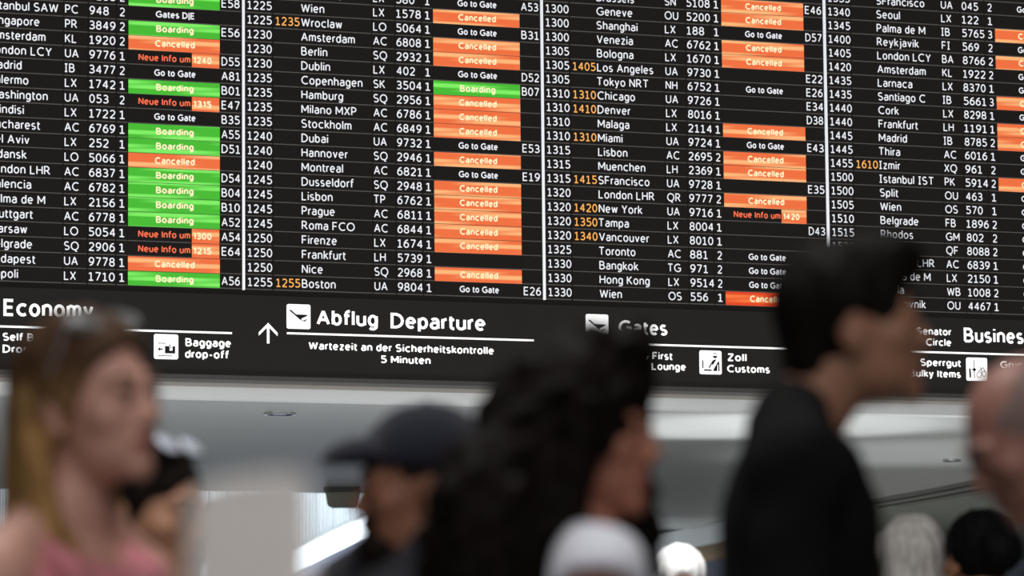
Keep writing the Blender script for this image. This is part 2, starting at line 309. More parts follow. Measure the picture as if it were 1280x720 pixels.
def text_verts(body, t, sans):
    """ribbon outlines for a line of text: vertices (x, y) and faces"""
    key = (body, t, sans)
    if key in _tc: return _tc[key]
    V = []; Fc = []; x0 = 0.0; gap = .13 if t < .17 else .10
    def quad_run(P):
        P = [np.array(p) for p in P]; L_, R_ = [], []
        for i, p in enumerate(P):
            d0 = P[i] - P[i - 1] if i else P[1] - P[0]; d1 = P[i + 1] - P[i] if i < len(P) - 1 else d0
            d0 = d0 / np.linalg.norm(d0); d1 = d1 / np.linalg.norm(d1); n0 = np.array((-d0[1], d0[0])); n1 = np.array((-d1[1], d1[0])); nn = n0 + n1; nn /= np.linalg.norm(nn)
            w_ = t / 2 / max(.45, nn @ n0); L_.append(p + nn * w_); R_.append(p - nn * w_)
        b = len(V); V.extend(L_); V.extend(R_); n = len(P)
        for i in range(n - 1): Fc.append((b + i, b + n + i, b + n + i + 1, b + i + 1))
    for ch in body:
        if ch == ' ': x0 += .36; continue
        st = GL[ch]
        if sans and ch == 'I': st = [[(0, 0), (0, 1)]]
        if sans and ch == '1': st = [[(.04, .80), (.26, .98)], [(.26, 1.0), (.26, 0)]]
        if ch in 'tf' and x0 > 0: x0 -= .05
        xm = min(p[0] for s in st for p in s); xM = max(p[0] for s in st for p in s)
        for s in st:
            P = [(x0 + t / 2 + (p[0] - xm), t / 2 + p[1] * (1 - t)) for p in s]
            run = [P[0]]
            for i in range(1, len(P)):
                if math.dist(P[i], run[-1]) < 1e-4: continue
                run.append(P[i])
                if i < len(P) - 1 and math.dist(P[i], P[i + 1]) > 1e-4:
                    a = math.atan2(P[i][1] - run[-2][1], P[i][0] - run[-2][0]); b = math.atan2(P[i + 1][1] - P[i][1], P[i + 1][0] - P[i][0])
                    da = abs((b - a + math.pi) % (2 * math.pi) - math.pi)
                    if da > math.radians(100): quad_run(run); run = [P[i]]
            if len(run) > 1: quad_run(run)
            if len(s) == 2 and s[0][0] != s[1][0] and s[0][1] != s[1][1]:      # flat ends on slanting strokes
                pass
        x0 += xM - xm + t + gap - (.07 if ch in 'rftk' else 0)
    _tc[key] = (np.array(V), Fc); return _tc[key]
def text(name, body, u, v, cap_h, t, m_, parent, align='L', width=None, xs=1.0, Y=-0.010, sans=False, label=None):
    """u, v: left / centre / right and baseline in row units; cap_h: height of the capitals; t: stroke weight"""
    V, Fc = text_verts(body, t, sans); x0, x1 = V[:, 0].min(), V[:, 0].max(); sx = width / (x1 - x0) if width else cap_h * xs
    xx = (V[:, 0] - {'L': x0, 'R': x1, 'C': (x0 + x1) / 2}[align]) * sx + u
    out = np.stack([xx * H, np.full(len(V), Y), (V[:, 1] * cap_h - v) * H], 1)
    me = bpy.data.meshes.new(name); me.from_pydata(out.tolist(), [], Fc); o = link(name, me, parent, m_)
    if label: o['label'] = label
    return o

# ------------------------------------------------------------------ the departures board
PW = 21.6972                     # pitch of the four columns, in row units
T0, TN, TD, TA, TF, TT, BL, BR, TG = 0.24, 2.21, 4.05, 9.23, 10.91, 12.95, 13.64, 19.99, 20.05
DXS = 1.025
CELLS = [(0.17, 2.0), (2.15, 3.98), (4.04, 9.14), (9.24, 10.81), (10.93, 12.76), (12.88, 13.58), (13.66, 19.97), (20.04, 21.5)]
A = 'Cancelled'; B = 'Boarding'; G = 'Go to Gate'
C1 = [('1205', '', 'Dublin', '', '9188', '2', '', ''), ('1205', '', 'Lyon', 'LX', '9188', '2', B, 'E58'), ('1210', '', 'Istanbul SAW', 'PC', '948', '2', 'Gates D|E', ''), ('1210', '', 'Singapore', 'PR', '3849', '2', B, 'E56'),
      ('1210', '', 'Amsterdam', 'KL', '1920', '2', A, ''), ('1210', '', 'London LCY', 'UA', '9776', '1', 'N1240', 'D55'), ('1210', '', 'Madrid', 'IB', '3477', '2', G, 'A81'),
      ('1215', '', 'Palermo', 'LX', '1742', '1', B, 'B01'), ('1215', '', 'Washington', 'UA', '053', '2', 'N1315', 'E47'), ('1215', '', 'Brindisi', 'LX', '1722', '1', G, 'B35'),
      ('1215', '', 'Bucharest', 'AC', '6769', '1', B, 'A55'), ('1215', '', 'Tel Aviv', 'LX', '252', '1', B, 'D51'), ('1215', '', 'Gdansk', 'LO', '5066', '1', A, ''),
      ('1215', '', 'London LHR', 'AC', '6837', '1', B, 'D54'), ('1220', '', 'Valencia', 'AC', '6782', '1', B, 'B04'), ('1220', '', 'Palma de M', 'LX', '2156', '1', B, 'B10'),
      ('1220', '', 'Stuttgart', 'AC', '6778', '1', B, 'A52'), ('1220', '', 'Warsaw', 'LO', '5054', '1', 'N1300', 'A54'), ('1220', '', 'Belgrade', 'SQ', '2906', '1', 'N1215', 'E64'),
      ('1220', '', 'Budapest', 'UA', '9778', '1', A, ''), ('1220', '', 'Napoli', 'LX', '1710', '1', B, 'A56')]
C2 = [('1220', '', 'Marseille', 'LX', '580', '1', G, 'A53'), ('1225', '', 'Wien', 'LX', '1578', '1', A, ''), ('1225', '1235', 'Wroclaw', 'LO', '5064', '1', G, 'B31'), ('1230', '', 'Amsterdam', 'AC', '6808', '1', A, ''),
      ('1230', '', 'Berlin', 'SQ', '2932', '1', A, ''), ('1230', '', 'Dublin', 'LX', '402', '1', G, 'D52'), ('1235', '', 'Copenhagen', 'SK', '3504', '1', B, 'B07'), ('1235', '', 'Hamburg', 'SQ', '2956', '1', A, ''),
      ('1235', '', 'Milano MXP', 'AC', '6786', '1', A, ''), ('1235', '', 'Stockholm', 'AC', '6849', '1', A, ''), ('1240', '', 'Dubai', 'UA', '9732', '1', G, 'E53'), ('1240', '', 'Hannover', 'SQ', '2946', '1', A, ''),
      ('1240', '', 'Montreal', 'AC', '6821', '1', G, 'E19'), ('1245', '', 'Dusseldorf', 'SQ', '2948', '1', A, ''), ('1245', '', 'Lisbon', 'TP', '6762', '1', A, ''), ('1245', '', 'Prague', 'AC', '6811', '1', A, ''),
      ('1245', '', 'Roma FCO', 'AC', '6844', '1', A, ''), ('1250', '', 'Firenze', 'LX', '1674', '1', A, ''), ('1250', '', 'Frankfurt', 'LH', '5739', '1', '', ''), ('1250', '', 'Nice', 'SQ', '2968', '1', A, ''),
      ('1255', '1255', 'Boston', 'UA', '9804', '1', G, 'E26')]
C3 = [('1255', '', 'Brussels', 'SN', '5108', '1', A, 'E46'), ('1300', '', 'Geneve', 'OU', '5200', '1', A, ''), ('1300', '', 'Shanghai', 'LX', '188', '1', G, 'D57'), ('1300', '', 'Venezia', 'AC', '6762', '1', A, ''), ('1305', '', 'Bologna', 'LX', '1670', '1', A, ''),
      ('1305', '1405', 'Los Angeles', 'UA', '9730', '1', '', 'E22'), ('1305', '', 'Tokyo NRT', 'NH', '6752', '1', G, 'E26'), ('1310', '1310', 'Chicago', 'UA', '9726', '1', '', 'E34'), ('1310', '1410', 'Denver', 'LX', '8016', '1', '', 'D38'),
      ('1310', '', 'Malaga', 'LX', '2114', '1', A, ''), ('1310', '1310', 'Miami', 'UA', '9724', '1', G, 'E43'), ('1315', '', 'Lisbon', 'AC', '2695', '2', A, ''), ('1315', '', 'Muenchen', 'LH', '2369', '1', A, ''),
      ('1315', '1415', 'SFrancisco', 'UA', '9728', '1', '', 'E35'), ('1320', '', 'London LHR', 'QR', '9777', '2', A, ''), ('1320', '1420', 'New York', 'UA', '9716', '1', 'N1420', ''), ('1320', '1350', 'Tampa', 'LX', '8004', '1', '', 'D43'),
      ('1320', '1340', 'Vancouver', 'LX', '8010', '1', '', ''), ('1325', '', 'Toronto', 'AC', '881', '2', G, ''), ('1330', '', 'Bangkok', 'TG', '971', '2', G, ''), ('1330', '', 'Hong Kong', 'LX', '9514', '2', G, ''), ('1330', '', 'Wien', 'OS', '556', '1', 'X', '')]
C4 = [('1335', '', 'SFrancisco', 'UA', '045', '2', G, ''), ('1340', '', 'Seoul', 'LX', '122', '1', '', ''), ('1345', '', 'Palma de M', 'IB', '5765', '3', A, ''), ('1400', '', 'Reykjavik', 'FI', '569', '2', G, ''), ('1405', '', 'London LCY', 'BA', '8766', '2', A, ''),
      ('1420', '', 'Amsterdam', 'KL', '1922', '2', G, ''), ('1435', '', 'Larnaca', 'LX', '8370', '1', G, ''), ('1435', '', 'Santiago C', 'IB', '5661', '3', A, ''), ('1440', '', 'Cork', 'LX', '8298', '1', G, ''), ('1440', '', 'Frankfurt', 'LH', '1191', '1', A, ''),
      ('1445', '', 'Madrid', 'IB', '8785', '2', A, ''), ('1445', '', 'Thira', 'AC', '6016', '1', G, ''), ('1455', '1610', 'Izmir', 'XQ', '961', '2', G, ''), ('1500', '', 'Istanbul IST', 'PK', '5914', '2', A, ''), ('1500', '', 'Split', 'OU', '463', '1', G, ''),
      ('1505', '', 'Wien', 'OS', '570', '1', G, ''), ('1510', '', 'Belgrade', 'FB', '1896', '2', G, ''), ('1515', '', 'Rhodos', 'GM', '802', '2', G, ''), ('1520', '', 'Doha', 'QF', '8088', '2', G, ''), ('1520', '', 'London LHR', 'AC', '6839', '1', G, ''),
      ('1525', '', 'Palma de M', 'LX', '2150', '1', G, ''), ('1530', '', 'Sofia', 'WB', '1008', '2', G, ''), ('1530', '', 'Dubrovnik', 'OU', '4467', '1', G, '')]
DATA = [(0, C1, 0), (1, C2, 0), (2, C3, -1), (3, C4, -2)]
# C1's first entry is row 0 (above the frame at its left end)
board = empty('departure_board', (0, 0, Z0), 0, 'large black airport departures board with four columns of flights', 'departure board')
V_BOT = 21.35
U0, U1 = -PW * 0.02, PW * 4.02
mb = MB(); mb.box(U0 * H, U1 * H, 0.012, 0.12, -V_BOT * H, 5.2 * H); mb.build('screen_backing', MT['screen'], board)
mb = MB()
for k in (1, 2, 3):
    dm = MB(); dm.box(k * PW * H - 0.0052, k * PW * H + 0.0052, -0.004, 0.012, -21.0 * H, 5.0 * H); dm.build('column_divider', MT['divider'], board)
rowmesh = MB()
for a, b in CELLS: rowmesh.box(a * H, b * H, 0.0, 0.012, -0.90 * H, -0.02 * H, 0)
for a, b in CELLS: rowmesh.box(a * H, b * H, -0.001, 0.012, -0.955 * H, -0.91 * H, 1)
rme = rowmesh.mesh('flight_row'); rme.materials.append(MT['cell']); rme.materials.append(MT['line'])
barmesh = {}
def bar(kind, name, u0, u1, parent):
    key = (kind, u0, u1)
    if key not in barmesh:
        q = MB(); q.box(u0 * H, u1 * H, -0.006, 0.0, -0.955 * H, 0.0)
        me = q.mesh(name); me.materials.append(MT[kind]); barmesh[key] = me
    o = bpy.data.objects.new(name, barmesh[key]); COL.objects.link(o); o.parent = parent; return o
for col, rows, r0 in DATA:
    for r in range(-4, 21):
        o = bpy.data.objects.new('flight_row', rme); COL.objects.link(o); o.parent = board; o.location = (col * PW * H, 0, -r * H)
        i = r - r0
        if i < 0 or i >= len(rows): continue
        t, n, d, al, fl_, te, st, ga = rows[i]
        bl = 0.76; ch = 0.60; W_ = MT['white']; wt = .135
        text('scheduled_time', t, T0, bl, ch, wt, W_, o, width=1.72)
        if n: text('new_time', n, TN + .03, bl, ch, wt, MT['amber'], o, width=1.70, label='amber new departure time')
        text('destination', d, TD, bl, ch, wt, W_, o, xs=DXS)
        if al: text('airline_code', al, TA, bl, ch, wt, W_, o, xs=.97)
        text('flight_number', fl_, TF, bl, ch, wt, W_, o, width=.461 * len(fl_) - .05)
        text('terminal', te, TT + .05, bl, ch, wt, W_, o, width=.34)
        if ga: text('gate', ga, TG + .05, bl, ch, wt, W_, o, width=1.28)
        c = (BL + BR) / 2
        if st == A or st == 'X':
            f = bar('orange' if st == A else 'red', 'status_field', BL, BR, o); f['label'] = 'orange status field' if st == A else 'red status field'
            text('status_text', A, c + .02, .70, .47, .205, MT['cream'], o, align='C', width=2.78, sans=True)
        elif st == B:
            f = bar('green', 'status_field', BL, BR, o); f['label'] = 'green status field'
            text('status_text', B, c + .02, .70, .47, .205, MT['cream'], o, align='C', width=2.62, sans=True)
        elif st.startswith('N'):
            f = bar('orange', 'new_time_field', BL + 4.42, BR - .03, o); f['label'] = 'small orange field with the time of the next information'
            text('status_text', 'Neue Info um', BL + .66, .70, .47, .175, MT['redtext'], o, width=3.62, sans=True, label='orange lettering')
            text('status_time', st[1:], BL + 4.50, .72, .47, .22, MT['cream'], o, width=1.26, sans=True)
        elif st:
            text('status_text', st, c + .02, .70, .46, .185, W_, o, align='C', width=2.88 if st == G else 2.68, sans=True)

# ------------------------------------------------------------------ the wayfinding band below it
sign = empty('wayfinding_sign', (0, 0, Z0), 0, 'long black wayfinding sign with white lettering directly below the flight rows', 'sign')
V_END = 26.86
mb = MB(); mb.box(U0 * H, U1 * H, 0.0, 0.12, -V_END * H, -(V_BOT + .01) * H); mb.build('sign_panel', MT['sign'], sign)
mb = MB(); mb.box(U0 * H, U1 * H, -0.02, 0.14, -(V_END + .30) * H, -V_END * H); mb.build('bottom_frame', MT['frame'], sign)
mb = MB(); mb.box(U0 * H, U1 * H, 0.14, 0.35, -(V_END + .33) * H, -(V_END + .2) * H); mb.build('frame_lip', MT['lip'], sign)
def uv(x, y): p_ = at_Y(x, y, 0); return p_[0] / H, (Z0 - p_[2]) / H
def stext(body, xl, xr, yb, cap, name='sign_lettering'):
    (ul, vl), (ur, _) = uv(xl, yb), uv(xr, yb)
    k = uv(xl, yb)[1] - uv(xl, yb - cap)[1]
    text(name, body, ul, vl, k, .175 if cap > 15 else .19, MT['signwhite'], sign, width=ur - ul, Y=-0.004, sans=True)
stext('Economy', 4, 116.5, 395, 21.5); 
stext('Self Bag', 3, 58, 426, 10.2); stext('Drop', 3, 36.5, 441, 10.2)
stext('Baggage', 231.5, 288.5, 433, 10.4); stext('drop-off', 231, 285.5, 447.5, 10.4)
stext('Abflug', 395.5, 472, 406.5, 19.5); stext('Departure', 488, 606.5, 410.5, 19.5)
stext('Wartezeit an der Sicherheitskontrolle', 385.5, 617, 437, 10); stext('5 Minuten', 476, 538, 454, 9.8)
stext('Gates', 773, 834, 418, 18)
stext('SWISS First', 772, 840, 448.5, 9.8); stext('Lounge', 814, 857, 462.5, 9.6)
stext('Zoll', 909, 933, 451.5, 9.8); stext('Customs', 908.5, 962, 465.5, 9.6)
stext('Senator', 1145.5, 1188.5, 418.5, 9.4); stext('Circle', 1157, 1188.7, 432.2, 9.4)
stext('Business', 1204.5, 1290, 428, 18.5)
stext('Sperrgut', 1150, 1200.5, 457.5, 9.4); stext('Bulky Items', 1136.5, 1200.7, 471, 9.4)
stext('Gruppen', 1250, 1299, 460.5, 9.2); stext('Groups', 1250, 1290, 474, 9.2)
def rule(xl, xr, yl):
    u0, v = uv(xl, yl); u1 = uv(xr, yl)[0]
    q = MB(); q.box(u0 * H, u1 * H, -0.004, 0.0, -(v + .065) * H, -(v - .065) * H); q.build('rule_line', MT['signwhite'], sign)
rule(-120, 289.7, 404.5); rule(358.5, 667, 416.5); rule(732, 1046, 428.5); rule(1138, 1420, 439.5)
def rrect(u0, v0, s, r=.13):
    pts = []
    for cx, cy, a0 in ((s - r, -r, 0), (r, -r, 90), (r, -s + r, 180), (s - r, -s + r, 270)):
        for k in range(5):
            a = math.radians(a0 + k * 22.5); pts.append(((u0 + cx + r * math.cos(a)) * H, 0, (-v0 + cy + r * math.sin(a)) * H))
    return pts
def icon(x, y, s, shapes, name):
    u0, v0 = uv(x, y)
    q = MB(); q.prism([(a, -0.004, c) for a, b, c in rrect(u0, v0, s)], (0, 0.004, 0)); pl = q.build('pictogram_plate', MT['signwhite'], sign)
    q = MB()
    for sh in shapes:
        q.prism([((u0 + a * s) * H, -0.0055, (-v0 - b * s) * H) for a, b in sh], (0, 0.0012, 0))
    q.build(name, MT['picto'], pl)
    return pl
def circ(cx, cy, r, n=14, a0=0, a1=360): return [(cx + r * math.cos(math.radians(a0 + (a1 - a0) * i / n)), cy + r * math.sin(math.radians(a0 + (a1 - a0) * i / n))) for i in range(n + (a1 - a0 < 360))]
def seg(x0, y0, x1, y1, t): 
    d = math.hypot(x1 - x0, y1 - y0); nx, ny = -(y1 - y0) / d * t / 2, (x1 - x0) / d * t / 2
    return [(x0 + nx, y0 + ny), (x1 + nx, y1 + ny), (x1 - nx, y1 - ny), (x0 - nx, y0 - ny)]
PLANE = [[(.10, .26), (.13, .235), (.19, .25), (.39, .415), (.83, .42), (.88, .46), (.68, .55), (.60, .60), (.62, .635), (.72, .66), (.79, .61), (.85, .60), (.79, .68), (.74, .70), (.56, .63), (.50, .58)]]
IC = 1.675
icon(358.2, 380, IC, PLANE, 'aeroplane_pictogram'); icon(732, 392.5, IC, PLANE, 'aeroplane_pictogram')
icon(192.3, 417.4, IC, [seg(.16, .37, .47, .37, .028), seg(.16, .87, .76, .87, .028), [(.15, .61), (.26, .52), (.24, .61), (.26, .70)], seg(.22, .61, .36, .61, .05),
    [(.45, .48), (.64, .48), (.64, .66), (.76, .66), (.76, .48), (.87, .48), (.87, .77), (.45, .77)], seg(.69, .49, .69, .56, .04), seg(.60, .44, .70, .44, .03)], 'suitcase_pictogram')
icon(874, 437.9, IC, [seg(.14, .42, .14, .76, .05), seg(.19, .83, .54, .83, .06), [(.40, .74), (.42, .68), (.58, .43), (.66, .38), (.76, .37), (.66, .52), (.60, .60), (.54, .58), (.46, .73)],
    [(.61, .86), (.62, .80), (.82, .48), (.86, .44), (.89, .50), (.90, .86), (.84, .86), (.84, .58), (.80, .60), (.79, .86)], circ(.70, .22, .10, 8, 0, 180), seg(.61, .125, .79, .125, .03)], 'customs_officer_pictogram')
def ring(cx, cy, r, t, n=16): return [seg(cx + r * math.cos(2 * math.pi * i / n), cy + r * math.sin(2 * math.pi * i / n), cx + r * math.cos(2 * math.pi * (i + 1) / n), cy + r * math.sin(2 * math.pi * (i + 1) / n), t) for i in range(n)]
icon(1207.3, 446.8, IC, [seg(.37, .12, .37, .9, .03), [(.26, .52), (.37, .44), (.48, .52), (.37, .60)], [(.12, .50), (.19, .46), (.22, .86), (.14, .88)],
    seg(.56, .60, .80, .42, .025), seg(.80, .42, .88, .62, .025), seg(.66, .40, .74, .62, .025)] + ring(.60, .74, .12, .02) + ring(.84, .70, .11, .02), 'bulky_items_pictogram')
# straight-ahead arrow
u0, v0 = uv(335, 404)
q = MB()
for pts in ([(-.07, .12), (.07, .12), (.07, 1.38), (-.07, 1.38)], [(0, -.02), (.66, .64), (.66, .86), (0, .22), (-.66, .86), (-.66, .64)]):
    if len(pts) == 4: pts = [(-.085, .15), (.085, .15), (.085, 1.38), (-.085, 1.38)]
    q.prism([((u0 + a) * H, -0.004, (-v0 - b) * H) for a, b in pts], (0, 0.003, 0))
q.build('arrow', MT['signwhite'], sign)

# ------------------------------------------------------------------ implicit-surface modelling for people
class Field:
    def __init__(s, xs, ys, zs):
        s.xs, s.ys, s.zs = xs.astype(np.float32), ys.astype(np.float32), zs.astype(np.float32)
        s.F = np.full((len(xs), len(ys), len(zs)), 0.06, np.float32)
    def apply(s, prim, mode='u', k=0.012, disp=None):
        fn, lo, hi = prim
        if mode == 'i': i0 = j0 = k0 = 0; i1, j1, k1 = s.F.shape
        else:
            mg = k + 0.03
            i0, i1 = np.searchsorted(s.xs, [lo[0] - mg, hi[0] + mg]); j0, j1 = np.searchsorted(s.ys, [lo[1] - mg, hi[1] + mg]); k0, k1 = np.searchsorted(s.zs, [lo[2] - mg, hi[2] + mg])
        if i1 <= i0 or j1 <= j0 or k1 <= k0: return
        X = s.xs[i0:i1, None, None]; Y = s.ys[None, j0:j1, None]; Z = s.zs[None, None, k0:k1]
        d = fn(X, Y, Z)
        if disp is not None: d = d + disp(X, Y, Z)
        a = s.F[i0:i1, j0:j1, k0:k1]
        if mode == 'u':
            h = np.maximum(k - np.abs(a - d), 0) / k; r = np.minimum(a, d) - h * h * k * .25
        else:
            if mode == 's': d = -d
            h = np.maximum(k - np.abs(a - d), 0) / k; r = np.maximum(a, d) + h * h * k * .25
        s.F[i0:i1, j0:j1, k0:k1] = r
def ell(c, r, M=None, inf=0.0):
    c = np.array(c, float); r = np.array(r, float) + inf
    if M is None: M = np.eye(3)
    Mi = M.T
    def fn(X, Y, Z):
        x, y, z = X - c[0], Y - c[1], Z - c[2]
        a = (Mi[0, 0] * x + Mi[0, 1] * y + Mi[0, 2] * z); b = (Mi[1, 0] * x + Mi[1, 1] * y + Mi[1, 2] * z); e_ = (Mi[2, 0] * x + Mi[2, 1] * y + Mi[2, 2] * z)
        k0 = np.sqrt((a / r[0]) ** 2 + (b / r[1]) ** 2 + (e_ / r[2]) ** 2) + 1e-6
        k1 = np.sqrt((a / r[0] ** 2) ** 2 + (b / r[1] ** 2) ** 2 + (e_ / r[2] ** 2) ** 2) + 1e-6
        return (k0 * (k0 - 1) / k1).astype(np.float32)
    m_ = r.max(); return fn, c - m_, c + m_
def cap(a, b, ra, rb=None, inf=0.0):
    a = np.array(a, float); b = np.array(b, float); rb = ra if rb is None else rb; ra += inf; rb += inf
    ba = b - a; L2 = (ba @ ba) + 1e-9
    def fn(X, Y, Z):
        x, y, z = X - a[0], Y - a[1], Z - a[2]
        h = np.clip((x * ba[0] + y * ba[1] + z * ba[2]) / L2, 0, 1)
        return (np.sqrt((x - ba[0] * h) ** 2 + (y - ba[1] * h) ** 2 + (z - ba[2] * h) ** 2) - (ra + (rb - ra) * h)).astype(np.float32)
    m_ = max(ra, rb); return fn, np.minimum(a, b) - m_, np.maximum(a, b) + m_
def half(p, n):
    n = np.array(n, float); n /= np.linalg.norm(n); p = np.array(p, float)
    return (lambda X, Y, Z: (((X - p[0]) * n[0] + (Y - p[1]) * n[1] + (Z - p[2]) * n[2])).astype(np.float32), p, p)
def nets(fd):
    F, xs, ys, zs = fd.F, fd.xs, fd.ys, fd.zs
    S_ = F < 0; n = np.zeros([d - 1 for d in F.shape], np.int8)
    for a in (0, 1):
        for b in (0, 1):
            for c in (0, 1): n += S_[a:a + n.shape[0], b:b + n.shape[1], c:c + n.shape[2]]
    act = (n > 0) & (n < 8); I, J, K = np.nonzero(act)
    if len(I) == 0: return np.zeros((0, 3)), np.zeros((0, 4), int)
    idx = np.full(n.shape, -1, np.int32); idx[I, J, K] = np.arange(len(I))
    acc = np.zeros((len(I), 3)); cnt = np.zeros(len(I))
    ax = (xs, ys, zs)
    for d in range(3):
        o1, o2 = [q for q in range(3) if q != d]
        for u in (0, 1):
            for v in (0, 1):
                s = [I.copy(), J.copy(), K.copy()]; s[o1] = s[o1] + u; s[o2] = s[o2] + v
                e_ = [q.copy() for q in s]; e_[d] = e_[d] + 1
                f0 = F[tuple(s)]; f1 = F[tuple(e_)]; cr = (f0 < 0) != (f1 < 0)
                t = np.where(cr, f0 / np.where(cr, f0 - f1, 1), 0)
                P = np.stack([ax[q][s[q]] for q in range(3)], 1).astype(float)
                P[:, d] += t * (ax[d][e_[d]] - ax[d][s[d]])
                acc[cr] += P[cr]; cnt += cr
    V = acc / cnt[:, None]; Q = []
    for d in range(3):
        o1, o2 = [(1, 2), (2, 0), (0, 1)][d]
        sl0 = [slice(None)] * 3; sl1 = [slice(None)] * 3; sl0[d] = slice(0, -1); sl1[d] = slice(1, None)
        A0 = S_[tuple(sl0)]; A1 = S_[tuple(sl1)]; cr = A0 != A1
        P = np.array(np.nonzero(cr)); ok = (P[o1] > 0) & (P[o2] > 0) & (P[o1] < F.shape[o1] - 1) & (P[o2] < F.shape[o2] - 1); P = P[:, ok]
        ins = A0[tuple(P)]
        def cell(a, b):
            q = P.copy(); q[o1] -= a; q[o2] -= b; return idx[tuple(q)]
        q = np.stack([cell(1, 1), cell(0, 1), cell(0, 0), cell(1, 0)], 1); q[~ins] = q[~ins][:, ::-1]; Q.append(q)
    Q = np.concatenate(Q); return V, Q[(Q >= 0).all(1)]
def mesh_np(name, V, Q):
    me = bpy.data.meshes.new(name); me.vertices.add(len(V)); me.vertices.foreach_set('co', V.astype(np.float32).ravel())
    me.loops.add(Q.size); me.loops.foreach_set('vertex_index', Q.astype(np.int32).ravel())
    me.polygons.add(len(Q)); me.polygons.foreach_set('loop_start', np.arange(0, Q.size, 4, dtype=np.int32))
    me.update(calc_edges=True); me.validate(); return me
def rot(pitch=0, yaw=0, roll=0):
    """pitch: chin down (deg), yaw: turn left, roll: tilt to own left"""
    p_, y_, r_ = map(math.radians, (pitch, yaw, roll))
    X = np.array([[1, 0, 0], [0, math.cos(p_), math.sin(p_)], [0, -math.sin(p_), math.cos(p_)]])
    Zm = np.array([[math.cos(y_), -math.sin(y_), 0], [math.sin(y_), math.cos(y_), 0], [0, 0, 1]])
    Yr = np.array([[math.cos(r_), 0, math.sin(r_)], [0, 1, 0], [-math.sin(r_), 0, math.cos(r_)]])
    return Zm @ X @ Yr
def axis(lo, hi, f0, f1, fine, coarse):
    a = np.arange(f0, f1, fine); l = np.arange(f0 - coarse, lo - coarse, -coarse)[::-1]; r = np.arange(a[-1] + coarse, hi + coarse, coarse)
    return np.concatenate([l, a, r])

# one hand, modelled once with a palm, four bent fingers and a thumb; joined to each forearm
def hand_mesh():
    fd = Field(np.arange(-.06, .07, .0042), np.arange(-.05, .06, .0042), np.arange(-.215, .04, .0042))
    fd.apply(ell((0, 0, -.05), (.036, .016, .05))); fd.apply(cap((0, 0, .03), (0, 0, -.03), .024, .024), k=.015)
    for x, ln, yy in ((-.029, .066, .004), (-.010, .080, .002), (.010, .076, .002), (.028, .060, .004)):
        a = np.array((x, 0, -.088)); b = a + [x * .08, .010, -ln * .45]; c = b + [0, .020, -ln * .30]; d = c + [0, .016, -ln * .12]
        fd.apply(cap(a, b, .0092, .0085), k=.005); fd.apply(cap(b, c, .0085, .0078), k=.004); fd.apply(cap(c, d, .0078, .0068), k=.004)
    fd.apply(cap((.026, .004, -.03), (.050, .018, -.065), .0125, .0105), k=.012); fd.apply(cap((.050, .018, -.065), (.052, .030, -.092), .0105, .0085), k=.005)
    return nets(fd)
HV, HQ = hand_mesh()

SKIN = {}
def skin(col):
    if col not in SKIN: SKIN[col] = mat('skin', S(*col), 0.5, noise=0.10, nscale=18, bump=0.12, bscale=240, spec=0.35)
    return SKIN[col]
LIPS = mat('lips', S(150, 84, 76), 0.4, noise=.05); EYEW = mat('eye_white', S(215, 208, 200), 0.15); IRIS = mat('iris', S(52, 38, 30), 0.1)
GOLD = mat('gold', S(230, 180, 100), 0.25, metal=1.0); LENS = mat('lens_pale_reflection', S(222, 230, 244), 0.25, metal=.0, coat=1.0); LENSG = mat('sunglass_lens_grey', S(120, 120, 118), 0.08, spec=1.0, coat=1.0); PLAST = mat('glasses_frame', S(24, 24, 28), 0.2)  # LENS: mirrored reflection put into a pale blue base colour
def hairmat(name, dark, light, root=None, z0=0, z1=1, scale=30):
    M = mat(name, S(*dark), 0.5, spec=0.4); nt = M.node_tree; N = nt.nodes; Lk = nt.links; b = N['Principled BSDF']; b.inputs['Specular IOR Level'].default_value = .07; b.inputs['Roughness'].default_value = .65
    tc = N.new('ShaderNodeTexCoord'); mp = N.new('ShaderNodeMapping'); mp.inputs['Scale'].default_value = (1, 1, .12); Lk.new(tc.outputs['Object'], mp.inputs[0])
    n = N.new('ShaderNodeTexNoise'); n.inputs['Scale'].default_value = scale * 4; n.inputs['Detail'].default_value = 6; Lk.new(mp.outputs[0], n.inputs['Vector'])
    r = N.new('ShaderNodeValToRGB'); r.color_ramp.elements[0].position = .35; r.color_ramp.elements[1].position = .68
    r.color_ramp.elements[0].color = (*S(*dark), 1); r.color_ramp.elements[1].color = (*S(*light), 1); Lk.new(n.outputs[0], r.inputs[0])
    out = r.outputs[0]
    if root:   # darker grown-out roots, a property of the dyed hair along its length
        sp = N.new('ShaderNodeSeparateXYZ'); Lk.new(tc.outputs['Object'], sp.inputs[0]); mr = N.new('ShaderNodeMapRange'); Lk.new(sp.outputs['Z'], mr.inputs[0]); mr.inputs[1].default_value = z0; mr.inputs[2].default_value = z1
        mx = N.new('ShaderNodeMix'); mx.data_type = 'RGBA'; Lk.new(mr.outputs[0], mx.inputs[0]); Lk.new(out, mx.inputs[6]); mx.inputs[7].default_value = (*S(*root), 1); out = mx.outputs[2]
    Lk.new(out, b.inputs['Base Color'])
    q = N.new('ShaderNodeBump'); q.inputs['Strength'].default_value = .5; q.inputs['Distance'].default_value = .004; Lk.new(n.outputs[0], q.inputs['Height']); Lk.new(q.outputs[0], b.inputs['Normal'])
    return M

